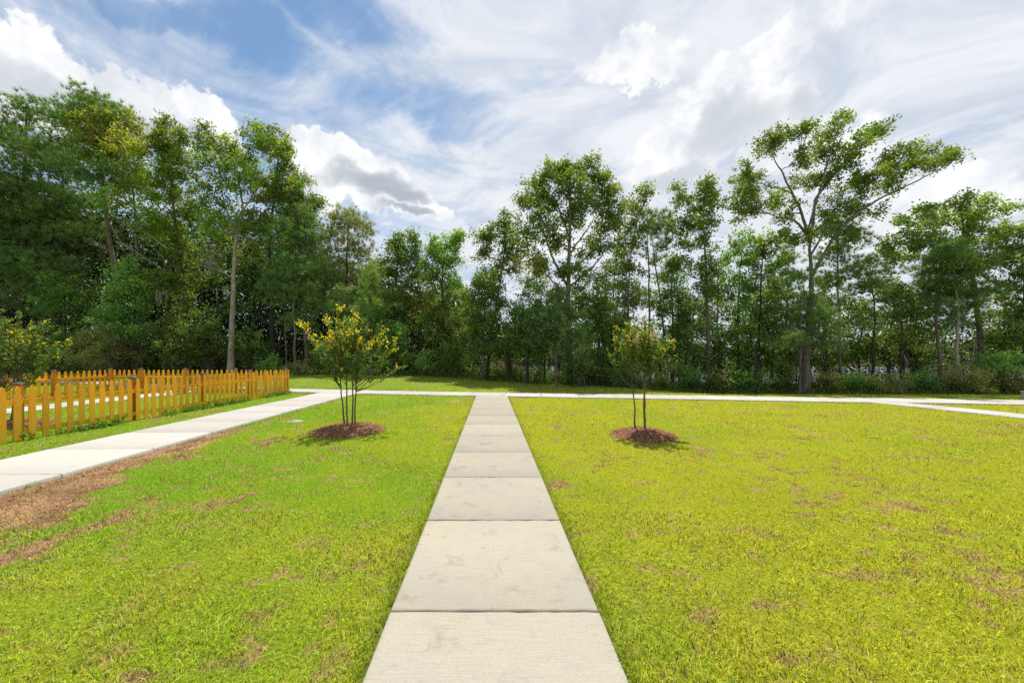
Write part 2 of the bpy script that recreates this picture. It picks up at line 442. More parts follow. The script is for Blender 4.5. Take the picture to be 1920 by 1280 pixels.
# ------------------------------------------------------------------ ground sheet
def build_ground():
    def axis(lo, hi, fine_lo, fine_hi, step, grow=1.12):
        a = list(np.arange(fine_lo, fine_hi, step)); s = step
        while a[-1] < hi: s *= grow; a.append(a[-1] + s)
        b = []; s = step; c = fine_lo
        while c > lo: s *= grow; c -= s; b.append(c)
        return np.array(b[::-1] + a)
    xs = axis(-900, 900, -9.5, 9.0, 0.055, 1.10); ys = axis(-300, 1500, 1.2, 9.5, 0.055, 1.06)
    X, Y = np.meshgrid(xs, ys)
    Z = ground(X, Y)
    pd = path_dist(X, Y)
    near = sstep(40, 25, Y) * sstep(40, 25, np.abs(X))
    Z = Z + near * (0.022 * (fbm(X * 1.1, Y * 1.1, 15, 3) - 0.5) - 0.012 * sstep(0.25, 0.0, pd))
    dm = dirt_mask(X, Y)
    Z = Z - 0.015 * dm * near
    C = lawn_colour(X, Y) * 0.50
    dirt = np.array([0.33, 0.195, 0.115]) * (0.22 + 1.45 * fbm(X * 5, Y * 6, 31, 5))[..., None]
    C = C + (dirt - C) * np.clip(dm, 0, 1)[..., None]
    wood = sstep(-0.6, 0.7, Y - edge_y(X) + 1.6 * (fbm(X * 0.8, Y * 0.8, 55, 3) - 0.5))
    C = C + (np.array([0.06, 0.048, 0.028]) - C) * wood[..., None]
    C = C + (np.array([0.09, 0.07, 0.045]) - C) * sstep(0.03, -0.02, pd)[..., None]
    ny, nx = X.shape
    i = np.arange(ny - 1)[:, None] * nx + np.arange(nx - 1)[None, :]
    q = np.stack([i, i + 1, i + nx + 1, i + nx], -1).reshape(-1, 4)
    mb = MB(); mb.add(np.stack([X, Y, Z], -1), q=q)
    o = mb.build('ground', M_GROUND, smooth=True)
    at_ = o.data.attributes.new('soil', 'FLOAT_COLOR', 'POINT')
    at_.data.foreach_set('color', np.concatenate([C, np.ones(C.shape[:2] + (1,))], -1).astype(np.float32).ravel())
    tag(o, kind='structure')
build_ground()

# ------------------------------------------------------------------ concrete paths: slabs with worn edges and open joints
def slab(mb, a, b, wl, wr, z0, z1, col):
    """one slab from cross-section a to b; a, b = (centre, direction-normal)"""
    (ca, na), (cb, nb) = a, b
    r = 0.010; gap = 0.005
    L = np.linalg.norm(np.array(cb) - np.array(ca))
    t = norm(np.array(cb) - np.array(ca))
    nseg = max(2, int(L / 0.35)); 
    sec = []   # cross profile: (offset, z)
    prof = [(-1, 0.0, -0.10), (-1, 0.0, -r), (-1, r, 0.0), (1, -r, 0.0), (1, 0.0, -r), (1, 0.0, -0.10)]
    rows = []
    nx_ = 22
    us = [gap, gap, gap + r] + list(np.linspace(gap + r, L - gap - r, nseg))[1:-1] + [L - gap - r, L - gap, L - gap]
    dz = [-0.10, -r, 0.0] + [0.0] * (nseg - 2) + [0.0, -r, -0.10]
    for iu, (u, e) in enumerate(zip(us, dz)):
        f = u / L
        c = np.array(ca) * (1 - f) + np.array(cb) * f; n = norm(np.array(na) * (1 - f) + np.array(nb) * f)
        z = z0 * (1 - f) + z1 * f
        wob = 0.010 * (fbm(np.array([c[0] * 2.3 + c[1] * 5.1]), np.array([1.7]), 4, 3)[0] - 0.5)
        endrow = -1 if iu < 3 else (1 if iu >= len(us) - 3 else 0)
        row = []
        for sgn, o, h in prof[:3] + [(None, w, 0.0) for w in np.linspace(-0.94, 0.94, nx_)] + prof[3:]:
            if sgn is None: off = o * (wl if o < 0 else wr)
            else: off = sgn * ((wl if sgn < 0 else wr) + wob) + o
            p = c + n * off
            if endrow:
                q = fbm(np.array([p[0] * 13.0 + 3.1]), np.array([p[1] * 3.0 + endrow * 7]), 12, 3)[0]
                p = p - t * endrow * max(0.0, q - 0.42) * 0.030
            row.append([p[0], p[1], z + min(h, e)])
        rows.append(row)
    V = np.array(rows); ns, npf = V.shape[:2]
    i = np.arange(ns - 1)[:, None] * npf + np.arange(npf - 1)[None, :]
    q = np.stack([i, i + 1, i + npf + 1, i + npf], -1).reshape(-1, 4)
    mb.add(V, q=q, col=col)

def build_path(key, name, mat, lift, first=0.0, slablen=1.2, dzs=0.003):
    pts, w = PATHS[key]
    P = np.array(pts, float); seg = np.linalg.norm(np.diff(P, axis=0), axis=1); cum = np.concatenate([[0], np.cumsum(seg)])
    def pos(u):
        return np.array([np.interp(u, cum, P[:, 0]), np.interp(u, cum, P[:, 1])])
    def nrm(u):
        d = pos(min(u + 0.6, cum[-1])) - pos(max(u - 0.6, 0)); d = d / np.linalg.norm(d); return np.array([d[1], -d[0]])
    us = list(np.arange(first, cum[-1], slablen)) + [cum[-1]]
    if us[0] > 0: us = [0.0] + us
    if us[-1] - us[-2] < 0.1: us.pop(-2)
    mb = MB()
    zj = rng.normal(0, dzs, len(us))
    for k in range(len(us) - 1):
        a, b = us[k], us[k + 1]
        pa, pb = pos(a), pos(b)
        t = 0.90 + 0.16 * rng.random()
        slab(mb, (pa, nrm(a)), (pb, nrm(b)), w / 2, w / 2, lift + zj[k] + ground(*pa), lift + zj[k + 1] * 0.9 + ground(*pb), (t, t, t * (0.97 + 0.05 * rng.random())))
    o = mb.build(name, mat, smooth=False)
    return tag(o, kind='structure')
# joints of the middle path lie at 2.18, 3.39, 4.59 ... m
build_path('main', 'middle_path', M_PATH, 0.030, first=(2.155 + 1.0) % 1.2, slablen=1.2)
build_path('left', 'left_path', M_PATHW, 0.034, first=(4.66 + 2.0) % 1.3, slablen=1.3)
build_path('cross', 'cross_path', M_PATHW, 0.026, first=0.7, slablen=1.45)
build_path('right', 'right_path', M_PATHW, 0.022, first=0.5, slablen=1.3)
build_path('yard', 'yard_path', M_PATHW, 0.022, first=0.4, slablen=1.3)
# flared corner fillets at the junction of left path and cross path
mb = MB()
for cx, cy, sx in ((-7.15, 15.55, -1), (-5.55, 15.25, 1)):
    c0 = np.array([cx, cy]); e1 = np.array([cx + sx * 0.95, cy + 0.72 - sx * 0.17]); e2 = np.array([cx, cy - 1.0])
    ctl = np.array([cx + sx * 0.08, cy + 0.38]); inner = np.array([cx, cy + 0.9 - 0.17 * sx * 0])
    tt = np.linspace(0, 1, 9)[:, None]
    arc = (1 - tt) ** 2 * e1 + 2 * tt * (1 - tt) * ctl + tt ** 2 * e2
    ring = np.vstack([arc, [[cx - sx * 0.3, cy - 1.0]], [[cx - sx * 0.3, cy + 0.9]], [[cx + sx * 0.95, cy + 0.9 - sx * 0.17]]])
    top = np.hstack([ring, np.full((len(ring), 1), 0.0215)]); bot = np.hstack([ring, np.full((len(ring), 1), -0.05)])
    cen = np.array([[cx, cy + 0.3, 0.0215]])
    n = len(ring); v = np.vstack([top, bot, cen])
    mb.add(v, q=[[i, (i + 1) % n, n + (i + 1) % n, n + i] for i in range(n)], t=[[i, (i + 1) % n, 2 * n] for i in range(n)], col=(0.97, 0.97, 0.96))
tag(mb.build('path_corner', M_PATHW), kind='structure')

# ------------------------------------------------------------------ grass (nobody could count it)
def blades(P, h, w, lean, col, rg, mb, seg2=True):
    n = len(P)
    a = rg.random(n) * 2 * np.pi; d = np.stack([np.cos(a), np.sin(a), np.zeros(n)], -1)
    b = rg.random(n) * 2 * np.pi; s = np.stack([np.cos(b), np.sin(b), np.zeros(n)], -1)
    up = np.array([0, 0, 1.0])
    ln = (lean * (0.3 + rg.random(n)))[:, None]
    hh = h[:, None]; ww = w[:, None]
    tip = P + up * hh * (1 - 0.35 * ln) + d * hh * ln
    if seg2:
        mid = P + up * hh * 0.58 + d * hh * ln * 0.32
        V = np.stack([P - s * ww / 2, P + s * ww / 2, mid + s * ww * 0.40, mid - s * ww * 0.40, tip], 1).reshape(-1, 3)
        i = np.arange(n) * 5
        mb.add(V, q=np.stack([i, i + 1, i + 2, i + 3], -1), t=np.stack([i + 3, i + 2, i + 4], -1), col=(0, 0, 0))
        mb.cq[-1] = col; mb.ct[-1] = col
    else:
        V = np.stack([P - s * ww / 2, P + s * ww / 2, tip], 1).reshape(-1, 3)
        i = np.arange(n) * 3
        mb.add(V, t=np.stack([i, i + 1, i + 2], -1), col=(0, 0, 0)); mb.ct[-1] = col

def build_grass():
    rg = np.random.default_rng(5)
    mb = MB()
    bands = [(1.2, 2.4, 8500, 1.0, True), (2.4, 3.6, 5600, 1.2, True), (3.6, 5.2, 3300, 1.5, False), (5.2, 7.6, 1800, 2.0, False), (7.6, 11, 900, 2.8, False), (11, 16, 420, 3.9, False), (16, 26, 180, 5.8, False)]
    for y0, y1, dens, k, s2 in bands:
        xl, xr = -1.45 * y1 - 0.4, 1.55 * y1 + 0.4
        n = int((xr - xl) * (y1 - y0) * dens)
        x = rg.uniform(xl, xr, n); y = rg.uniform(y0, y1, n)
        keep = (x > -1.45 * y - 0.5) & (x < 1.55 * y + 0.5)
        x, y = x[keep], y[keep]
        pd = path_dist(x, y); dm = dirt_mask(x, y)
        thin = fbm(x * 6, y * 6, 61, 3)
        keep = (pd > 0.006 + 0.02 * rg.random(len(x))) & (rg.random(len(x)) > dm * 0.90) & ~in_mulch(x, y) & (y < edge_y(x) + 0.5) & (rg.random(len(x)) < 0.45 + 1.1 * thin)
        x, y, pd, dm = x[keep], y[keep], pd[keep], dm[keep]
        n = len(x)
        z = ground(x, y) - 0.012
        tuft = fbm(x * 3.3, y * 3.3, 71, 3)
        edge = 1 + 0.5 * sstep(0.10, 0.02, pd)
        h = (0.024 + 0.036 * rg.random(n) ** 1.5) * (0.65 + 0.75 * tuft) * edge * (1 + 0.10 * (k - 1))
        w = (0.0030 + 0.0024 * rg.random(n)) * k
        c = lawn_colour(x, y)
        u = rg.random(n)[:, None]; r2 = rg.random((n, 1))
        c = c * (0.52 + 0.92 * r2)
        straw = np.array([0.52, 0.42, 0.15]); green = np.array([0.11, 0.24, 0.012])
        rad = (0.20 + 0.65 * np.clip(fbm(x * 1.4, y * 1.4, 91, 3) - 0.42, 0, 1) + 0.5 * dm)[:, None]
        c = np.where(u < rad, np.where(r2 < 0.42, np.array([0.15, 0.085, 0.042]), straw * (0.7 + 0.5 * r2)), np.where(u > 0.90, green, np.where(u > 0.80, np.array([0.62, 0.64, 0.16]), c)))
        edgec = sstep(0.12, 0.01, pd)[:, None] * 0.55
        c = c * (1 - edgec) + np.array([0.13, 0.25, 0.012]) * edgec
        blades(np.stack([x, y, z], -1), h, w, np.full(n, 0.85), c, rg, mb, s2)
    for y0, y1, dens, k in ((1.2, 3.0, 2600, 1.0), (3.0, 5.5, 1500, 1.5), (5.5, 10, 700, 2.2)):   # dead thatch lying on the worn ground
        x = rg.uniform(-1.45 * y1, 1.55 * y1, int(3.0 * y1 * (y1 - y0) * dens)); y = rg.uniform(y0, y1, len(x))
        keep = (dirt_mask(x, y) > 0.25) & (path_dist(x, y) > 0.01) & ~in_mulch(x, y)
        x, y = x[keep], y[keep]; n = len(x); r2 = rg.random((n, 1))
        pal = np.array([(0.46, 0.30, 0.17), (0.30, 0.16, 0.085), (0.15, 0.085, 0.05), (0.58, 0.44, 0.24), (0.16, 0.22, 0.04)])[rg.choice(5, n, p=[.3, .28, .2, .14, .08])]
        blades(np.stack([x, y, ground(x, y) - 0.012], -1), (0.020 + 0.028 * rg.random(n)), (0.004 + 0.004 * rg.random(n)) * k, np.full(n, 1.5), pal * (0.6 + 0.7 * r2), rg, mb, False)
    tag(mb.build('grass', M_GRASS), kind='stuff')
build_grass()

# ------------------------------------------------------------------ foliage generators
def leaf_quads(mb, P, size, col, rg, up=0.55, aspect=0.6, droop=0.25):
    n = len(P)
    nr = norm(rg.normal(0, 1, (n, 3)) + np.array([0, 0, up * 1.6]))
    t = norm(np.cross(nr, rg.normal(0, 1, (n, 3)))); t[:, 2] -= droop; t = norm(t)
    b = norm(np.cross(nr, t))
    L = (size * (0.65 + 0.7 * rg.random(n)))[:, None]; W = L * aspect
    V = np.stack([P - t * L * .5, P + b * W * .5 + t * L * 0.02, P + t * L * .5, P - b * W * .5 + t * L * 0.02], 1).reshape(-1, 3)
    i = np.arange(n) * 4
    mb.add(V, q=np.stack([i, i + 1, i + 2, i + 3], -1), col=(0, 0, 0)); mb.cq[-1] = col

def needle_tufts(mb, P, D, length, width, k, col, rg):
    n = len(P)
    Pk = np.repeat(P, k, 0); Dk = np.repeat(D, k, 0); Ck = np.repeat(col, k, 0) * (0.8 + 0.4 * rg.random((n * k, 1)))
    v = norm(Dk * 0.85 + rg.normal(0, 0.55, (n * k, 3)))
    s = norm(np.cross(v, rg.normal(0, 1, (n * k, 3))))
    L = (length * (0.6 + 0.6 * rg.random(n * k)))[:, None]
    V = np.stack([Pk - s * width / 2, Pk + s * width / 2, Pk + v * L], 1).reshape(-1, 3)
    i = np.arange(n * k) * 3
    mb.add(V, t=np.stack([i, i + 1, i + 2], -1), col=(0, 0, 0)); mb.ct[-1] = Ck

def bez(a, c, b, n):
    t = np.linspace(0, 1, n)[:, None]
    return (1 - t) ** 2 * a + 2 * t * (1 - t) * c + t * t * b

LC = {
    'oak': (0.085, 0.138, 0.036), 'oakd': (0.076, 0.130, 0.036), 'light': (0.125, 0.205, 0.042), 'yellow': (0.150, 0.190, 0.040),
    'dark': (0.070, 0.132, 0.040), 'pine': (0.088, 0.158, 0.060), 'pinel': (0.115, 0.200, 0.062), 'olive': (0.145, 0.178, 0.076),
    'fresh': (0.112, 0.212, 0.064), 'brown': (0.10, 0.112, 0.040), 'ivy': (0.080, 0.130, 0.028),
}
LEAFMUL = 1.8; LEAFN = 1.75; CLUMP = 1.5; CLN = 1.4; LEAFS = 0.95

def lobe_points(c, r, n, rg):
    d = norm(rg.normal(0, 1, (n, 3)))
    q = rg.random(n)[:, None] ** (1 / 2.3)
    return c + d * q * r

def foliage(mb, C, kind, col, rg, cr, nl, size, outd):
    """clumps of leaves or needle tufts at the points C"""
    n = len(C)
    base = np.array(LC[col]) * LEAFMUL * np.array([1.08, 0.97, 0.92])
    cl = base * (0.75 + 0.5 * rg.random((n, 1))) * (1 + 0.09 * rg.normal(0, 1, (n, 3)) * np.array([1, .4, .7]))
    cl = np.clip(cl, 0.008, 0.6)
    if kind == 'pine':
        k = nl
        k = max(4, int(k * 0.9)); P = np.repeat(C, k, 0); D0 = np.repeat(outd, k, 0)
        off = rg.normal(0, 1, (n * k, 3)) * np.array([cr, cr, cr * 0.45]) * 0.9
        D = norm(D0 * 0.5 + off / cr * 0.35 + np.array([0, 0, 0.55]))
        needle_tufts(mb, P + off, D, size * 2.1, size * 0.15, 24, np.repeat(cl, k, 0), rg)
    else:
        # each clump is a handful of leafy shoots reaching outward
        ns = 8; per = max(3, nl // ns)
        Cs = np.repeat(C, ns, 0); od = np.repeat(outd, ns, 0)
        sd_ = norm(od * 0.55 + rg.normal(0, 0.75, (n * ns, 3)) * np.array([1, 1, 0.75]))
        sl = cr * CLUMP * (0.55 + 0.95 * rg.random((n * ns, 1)))
        t = 0.08 + 0.92 * rg.random((n * ns, per, 1)) ** 0.8
        P = Cs[:, None, :] + sd_[:, None, :] * (sl[:, None, :] * t) + rg.normal(0, 1, (n * ns, per, 3)) * (0.055 + 0.14 * cr)
        P[:, :, 2] -= (0.16 * sl * 1.0)[:, None, 0] * t[:, :, 0] ** 2
        P = P.reshape(-1, 3); off = 0
        c = np.repeat(np.repeat(cl, ns, 0) * (0.82 + 0.36 * rg.random((n * ns, 1))), per, 0)
        c = c * (0.75 + 0.5 * rg.random((len(c), 1)))
        leaf_quads(mb, P + off, size, c, rg)

def make_tree(name, label, cat, px, Y, trunk, r, lobes, kind='leaf', col='oak', bark='brown', cr=0.42, nl=85, size=0.15, group=None, seed=0, depth=1.0, limbs=True, moss=None, vine=None, extra=None, twig=1.0, arms=(), more=1.0):
    """trunk: photo pixels of the trunk line above the base; lobes: (px, py, rx, ry, clumps[, colour]) masses of the crown, all at distance Y"""
    rg = np.random.default_rng(1000 + seed)
    X0 = (px - VX) / F * Y; z0 = float(ground(X0, Y))
    base = np.array([X0, Y, z0])
    root = empty(name, base, label, cat, group)
    # trunk
    pts = [base - np.array([0, 0, 0.15])] + [at(a, b, Y) + np.array([0, 0.0, 0]) for a, b in trunk]
    pts = np.array(pts)
    for k in range(1, len(pts)): pts[k, 1] += rg.normal(0, 0.02) * k
    nT = 26
    u = np.linspace(0, 1, nT); cum = np.concatenate([[0], np.cumsum(np.linalg.norm(np.diff(pts, axis=0), axis=1))]); cum /= cum[-1]
    tp = np.stack([np.interp(u, cum, pts[:, i]) for i in range(3)], -1)
    tp[1:-1] = (tp[:-2] + 2 * tp[1:-1] + tp[2:]) / 4
    tp[2:, :2] += (np.cumsum(rg.normal(0, 0.018, (nT - 2, 2)), axis=0))
    rr = r * (1 - 0.82 * u ** 0.9) * (1 + 0.45 * np.exp(-u * 28))
    tb = MB(); tb.tube(tp - base, rr, 10)
    cb = MB()
    halfw = max(0.6, max(abs(l[0] - px) for l in lobes) / F * Y)
    P_l = []
    for lb in lobes:
        dy = rg.uniform(-0.25, 0.55) * halfw * 0.8 * depth
        P_l.append(at(lb[0], lb[1], Y + dy))
    P_l = np.array(P_l)
    sk = tp[4:].copy(); skr = rr[4:].copy()
    dmin = np.array([np.min(np.linalg.norm(sk - p, axis=1)) for p in P_l])
    for line, r0, dyend in arms:
        p = np.array([at(a, b, Y + dyend * k / (len(line) - 1)) for k, (a, b) in enumerate(line)])
        p[0] = tp[np.argmin(np.linalg.norm(tp - p[0], axis=1))]
        m = 8 * len(line)
        q = np.stack([np.interp(np.linspace(0, len(p) - 1, m), np.arange(len(p)), p[:, i]) for i in range(3)], -1)
        for _ in range(3): q[1:-1] = (q[:-2] + 2 * q[1:-1] + q[2:]) / 4
        q[2:] += np.cumsum(rg.normal(0, 0.012, (m - 2, 3)), 0)
        lr = r0 * (1 - 0.8 * np.linspace(0, 1, m))
        tb.tube(q - base, lr, 8)
        sk = np.vstack([sk, q[3:]]); skr = np.concatenate([skr, lr[3:]])
    dmin = np.array([np.min(np.linalg.norm(sk - p, axis=1)) for p in P_l])
    for li in np.argsort(dmin):
        lb = lobes[li]; lc = P_l[li]
        rx, ry, ncl = lb[2], lb[3] * 1.25, lb[4]; c_ = lb[5] if len(lb) > 5 else col
        rxw, rzw = rx / F * Y, ry / F * Y
        dv = lc - sk; dist = np.linalg.norm(dv, axis=1)
        steep = dv[:, 2] / np.maximum(dist, 1e-3)
        cost = dist * (1 + 0.9 * np.clip(0.45 - steep, 0, 1.5)) - 0.5 * np.minimum(skr * 6, 0.6)
        ok = int(np.argmin(cost)); a = sk[ok]; L = dist[ok]
        if L > 0.25 and limbs:
            mid = (a + lc) / 2 + np.array([0, 0, -0.08 * L if steep[ok] > 0 else 0.1 * L]) + rg.normal(0, 0.10 * L, 3)
            lp = bez(a, mid, lc, 9)
            lp[1:-1] += rg.normal(0, 0.025 * L, (7, 3))
            r1 = min(skr[ok] * 0.72, 0.020 * L + 0.022 + 0.010 * ncl / 10)
            lr = np.linspace(r1, max(0.010, r1 * 0.35), 9)
            tb.tube(lp - base, lr, 6)
            sk = np.vstack([sk, lp[2:]]); skr = np.concatenate([skr, lr[2:]])
        else:
            lp = sk[max(0, ok - 3):ok + 1]
        C = lobe_points(lc, np.array([rxw, max(rxw, 0.45) * 1.1, rzw]), int(round(ncl * CLN * more)), rg)
        outd = norm(C - (lc - np.array([0, 0, rzw * 0.6])))
        for q in C:
            k = rg.integers(len(lp) // 3, len(lp))
            a2 = lp[k]; L2 = np.linalg.norm(q - a2)
            m2 = (a2 + q) / 2 + np.array([0, 0, -0.06 * L2]) + rg.normal(0, 0.07 * L2, 3)
            tb.tube(bez(a2, m2, q, 5) - base, np.linspace(0.008 + 0.005 * L2, 0.003, 5), 4, cap=False)
        foliage(cb, C - base, kind, c_, rg, cr, int(nl * 0.72) if kind == 'pine' else int(nl * LEAFN), size if kind == 'pine' else size * LEAFS, outd)
    if vine:      # leaves climbing the trunk: (lowest py, highest py, spread, clumps, colour)
        zl, zh = at(0, vine[0], Y)[2], at(0, vine[1], Y)[2]
        zz = rg.uniform(zl, zh, vine[3])
        C = np.stack([np.interp(zz, tp[:, 2], tp[:, i]) for i in range(3)], -1) + rg.normal(0, 1, (vine[3], 3)) * np.array([vine[2], vine[2], 0.25])
        foliage(cb, C - base, 'leaf', vine[4], rg, 0.24, 60, size * 0.9, norm(rg.normal(0, 1, C.shape)))
    tb.build('trunk', M_BARK[bark], root, smooth=True)
    cb.build('crown', M_NEEDLE if kind == 'pine' else M_LEAF, root)
    for line, r0 in extra or ():     # bare branches: photo pixels with a start radius
        p = np.array([at(a, b, Y) + np.array([0, -0.25, 0]) for a, b in line])
        q = np.stack([np.interp(np.linspace(0, len(p) - 1, 14), np.arange(len(p)), p[:, i]) for i in range(3)], -1)
        q[1:-1] = (q[:-2] + 2 * q[1:-1] + q[2:]) / 4
        bb = MB(); bb.tube(q - base, np.linspace(r0, r0 * 0.25, 14), 6)
        bb.build('bare_branch', M_BARK['pale'], root, smooth=True)
    for mx, my, w_, l_, n_ in moss or ():
        ms = MB()
        P = np.array([at(mx + rg.uniform(-w_, w_), my + rg.uniform(-6, 6), Y) for _ in range(n_)]) + np.array([0, -0.3, 0])
        Ln = l_ / F * Y * (0.3 + 0.7 * rg.random(n_))
        for p, ll in zip(P, Ln):
            k = 7; tz = np.linspace(0, 1, k)
            st = np.stack([p[0] + np.cumsum(rg.normal(0, .02, k)), p[1] + np.cumsum(rg.normal(0, .02, k)), p[2] - tz * ll], -1)
            g = 0.8 + 0.5 * rg.random()
            ms.tube(st - base, np.linspace(0.028, 0.006, k), 4, col=(0.22 * g, 0.22 * g, 0.16 * g))
        ms.build('hanging_moss', M_MOSS, root)
    return root

def make_shrub(label, px, py, rx, ry, Y, ncl, col, size=0.13, nl=75, cr=0.26, kind='leaf', seed=0, group=None, name='shrub', cat='shrub', stems=5):
    rg = np.random.default_rng(5000 + seed)
    c = at(px, py, Y); z0 = float(ground(c[0], c[1])); base = np.array([c[0], c[1], z0])
    root = empty(name, base, label, cat, group)
    rxw, rzw = rx / F * Y, ry / F * Y
    C = lobe_points(c, np.array([rxw, rxw * 0.8, rzw]), ncl, rg)
    C[:, 2] = np.maximum(C[:, 2], z0 + 0.08)
    fb = MB(); foliage(fb, C - base, kind, col, rg, cr, int(nl * 1.7), size * 0.88, norm(C - c + np.array([0, 0, .3])))
    sb = MB()
    foot = base + np.stack([rg.normal(0, 0.12 * rxw + .02, stems), rg.normal(0, 0.12 * rxw + .02, stems), np.zeros(stems)], -1)
    for k, q in enumerate(C[:max(stems * 4, 12)]):
        a = foot[k % stems]; m = (a + q) / 2 + np.array([0, 0, 0.15 * (q[2] - a[2])])
        sb.tube(bez(a - np.array([0, 0, .05]), m, q, 6) - base, np.linspace(0.018 + 0.004 * rzw, 0.005, 6), 5)
    sb.build('stem', M_BARK['brown'], root, smooth=True)
    fb.build('foliage', M_NEEDLE if kind == 'pine' else M_LEAF, root)
    return root

# ------------------------------------------------------------------ the wood: every tree that stands out, left to right
G_L = 'trees of the tall left wood'; G_M = 'trees of the middle wood'; G_R = 'trees of the open right wood'
T = make_tree

T('pine_tree', 'huge dark long-needled pine filling the left border of the photo', 'pine', 40, 26.5, [(38, 520), (45, 330), (50, 200)], 0.24,
  [(60, 215, 34, 22, 22), (30, 270, 60, 32, 42), (100, 300, 60, 34, 42), (-10, 340, 70, 34, 40), (60, 350, 80, 38, 60), (130, 380, 60, 34, 44), (-30, 420, 80, 36, 40), (50, 430, 90, 36, 60), (140, 450, 60, 30, 40), (20, 500, 90, 30, 46), (110, 510, 60, 26, 30)],
  kind='pine', col='pine', bark='pine', cr=0.42, nl=13, size=0.17, group=G_L, seed=1)
T('pine_tree', 'tallest pine, its bare brown trunk leaning left below a tufted ragged top', 'pine', 228, 25.5, [(218, 520), (205, 400), (190, 300), (165, 180)], 0.22,
  [(165, 188, 24, 18, 18), (148, 218, 26, 22, 20), (190, 216, 26, 22, 20), (110, 214, 22, 14, 10), (215, 222, 14, 14, 7), (235, 215, 8, 12, 4), (150, 262, 60, 26, 34), (215, 270, 40, 26, 22), (110, 300, 50, 24, 26), (180, 330, 60, 26, 34), (110, 400, 60, 24, 30), (170, 440, 44, 20, 20)],
  kind='pine', col='pine', bark='pine', cr=0.36, nl=12, size=0.17, group=G_L, seed=2)
T('pine_tree', 'pine cut by the left photo edge with drooping dark boughs low down', 'pine', -60, 24.5, [(-60, 520), (-55, 250)], 0.22,
  [(-50, 260, 60, 30, 30), (-70, 330, 100, 40, 50), (-40, 400, 90, 40, 50), (-50, 480, 110, 40, 50), (0, 560, 70, 26, 30), (10, 245, 24, 16, 10)],
  kind='pine', col='pine', bark='pine', cr=0.42, nl=11, size=0.17, group=G_L, seed=3)
T('leafy_tree', 'yellow-green leafy crown in front of the tallest pine', 'tree', 262, 24.6, [(258, 520), (250, 380), (225, 260)], 0.13,
  [(190, 250, 46, 18, 16, 'yellow'), (235, 240, 44, 20, 16, 'yellow'), (170, 290, 34, 16, 10, 'light'), (215, 295, 46, 24, 18, 'light'), (265, 290, 40, 28, 16, 'yellow'), (240, 340, 44, 22, 16, 'light'), (285, 350, 36, 26, 14, 'light'), (215, 375, 26, 14, 7, 'light'), (290, 420, 34, 30, 14, 'light'), (180, 265, 40, 8, 7, 'olive')],
  col='light', bark='grey', cr=0.40, nl=62, size=0.17, group=G_L, seed=4,
  extra=[([(322, 470), (270, 430), (215, 405)], 0.05), ([(262, 330), (220, 320), (160, 300)], 0.04), ([(225, 455), (255, 470), (300, 500)], 0.05), ([(212, 418), (235, 460), (285, 470)], 0.035)])
T('ivy_clad_tree', 'narrow tree wrapped in ivy, ending in a thin spire', 'tree', 352, 24.8, [(348, 600), (336, 480), (325, 360), (310, 225)], 0.16,
  [(307, 232, 12, 14, 6, 'ivy'), (345, 262, 10, 16, 5, 'ivy'), (300, 262, 22, 14, 8, 'ivy'), (325, 290, 26, 24, 14, 'ivy'), (340, 330, 30, 24, 14, 'oak'), (300, 350, 24, 22, 10, 'light'), (350, 390, 30, 30, 14, 'oak'), (310, 420, 26, 28, 10, 'light'), (345, 460, 34, 26, 14), (350, 520, 40, 26, 16), (310, 540, 34, 24, 12), (355, 580, 34, 22, 10)],
  col='oak', bark='grey', cr=0.34, nl=60, size=0.15, group=G_L, seed=5, vine=(560, 235, 0.22, 75, 'ivy'))
T('bare_trunked_tree', 'pale-barked tree with a long bare trunk, forked limbs and hanging moss', 'tree', 432, 23.4, [(434, 610), (440, 520), (443, 440), (458, 400), (440, 300)], 0.20,
  [(400, 275, 34, 24, 14), (440, 290, 40, 26, 16, 'light'), (490, 272, 46, 24, 18), (525, 300, 34, 26, 14, 'light'), (545, 345, 28, 26, 12), (410, 330, 38, 26, 15), (465, 340, 36, 24, 12, 'light'), (510, 370, 40, 24, 15), (390, 385, 34, 24, 12), (545, 395, 24, 18, 8), (420, 420, 34, 16, 9, 'light'), (480, 410, 30, 14, 7), (405, 450, 30, 20, 8), (395, 500, 26, 18, 6)],
  col='oak', bark='pale', cr=0.36, nl=58, size=0.155, group=G_L, seed=6,
  moss=[(397, 486, 10, 40, 16), (430, 540, 7, 24, 9), (310, 550, 8, 30, 9)],
  extra=[([(446, 478), (468, 462), (483, 452)], 0.07), ([(443, 430), (455, 405), (480, 370), (500, 320)], 0.075), ([(442, 440), (432, 400), (420, 360), (405, 310)], 0.065)])
T('leafy_tree', 'broad dark-trunked leafy tree right of the pale-barked trunk', 'tree', 512, 25.5, [(508, 560), (506, 450), (520, 300)], 0.19,
  [(510, 268, 34, 16, 10), (545, 330, 30, 22, 12), (500, 350, 40, 30, 16), (560, 382, 34, 18, 14), (590, 378, 16, 12, 6), (530, 420, 44, 28, 18, 'light'), (480, 430, 34, 30, 14), (575, 430, 30, 24, 12), (490, 500, 40, 34, 18), (540, 500, 40, 34, 18), (470, 570, 40, 34, 16, 'dark')],
  col='oak', bark='dark', cr=0.38, nl=66, size=0.155, group=G_L, seed=7)
T('pine_tree', 'bushy green pine behind the yellow-tipped left young tree', 'pine', 575, 24.0, [(573, 620), (570, 500), (566, 400)], 0.12,
  [(566, 412, 24, 20, 16), (545, 450, 36, 26, 26), (590, 455, 34, 26, 24), (560, 500, 50, 28, 38), (610, 510, 32, 26, 22), (545, 550, 44, 24, 30), (590, 560, 44, 24, 30), (560, 605, 36, 16, 16)],
  kind='pine', col='pine', bark='pine', cr=0.34, nl=12, size=0.15, group=G_L, seed=8)
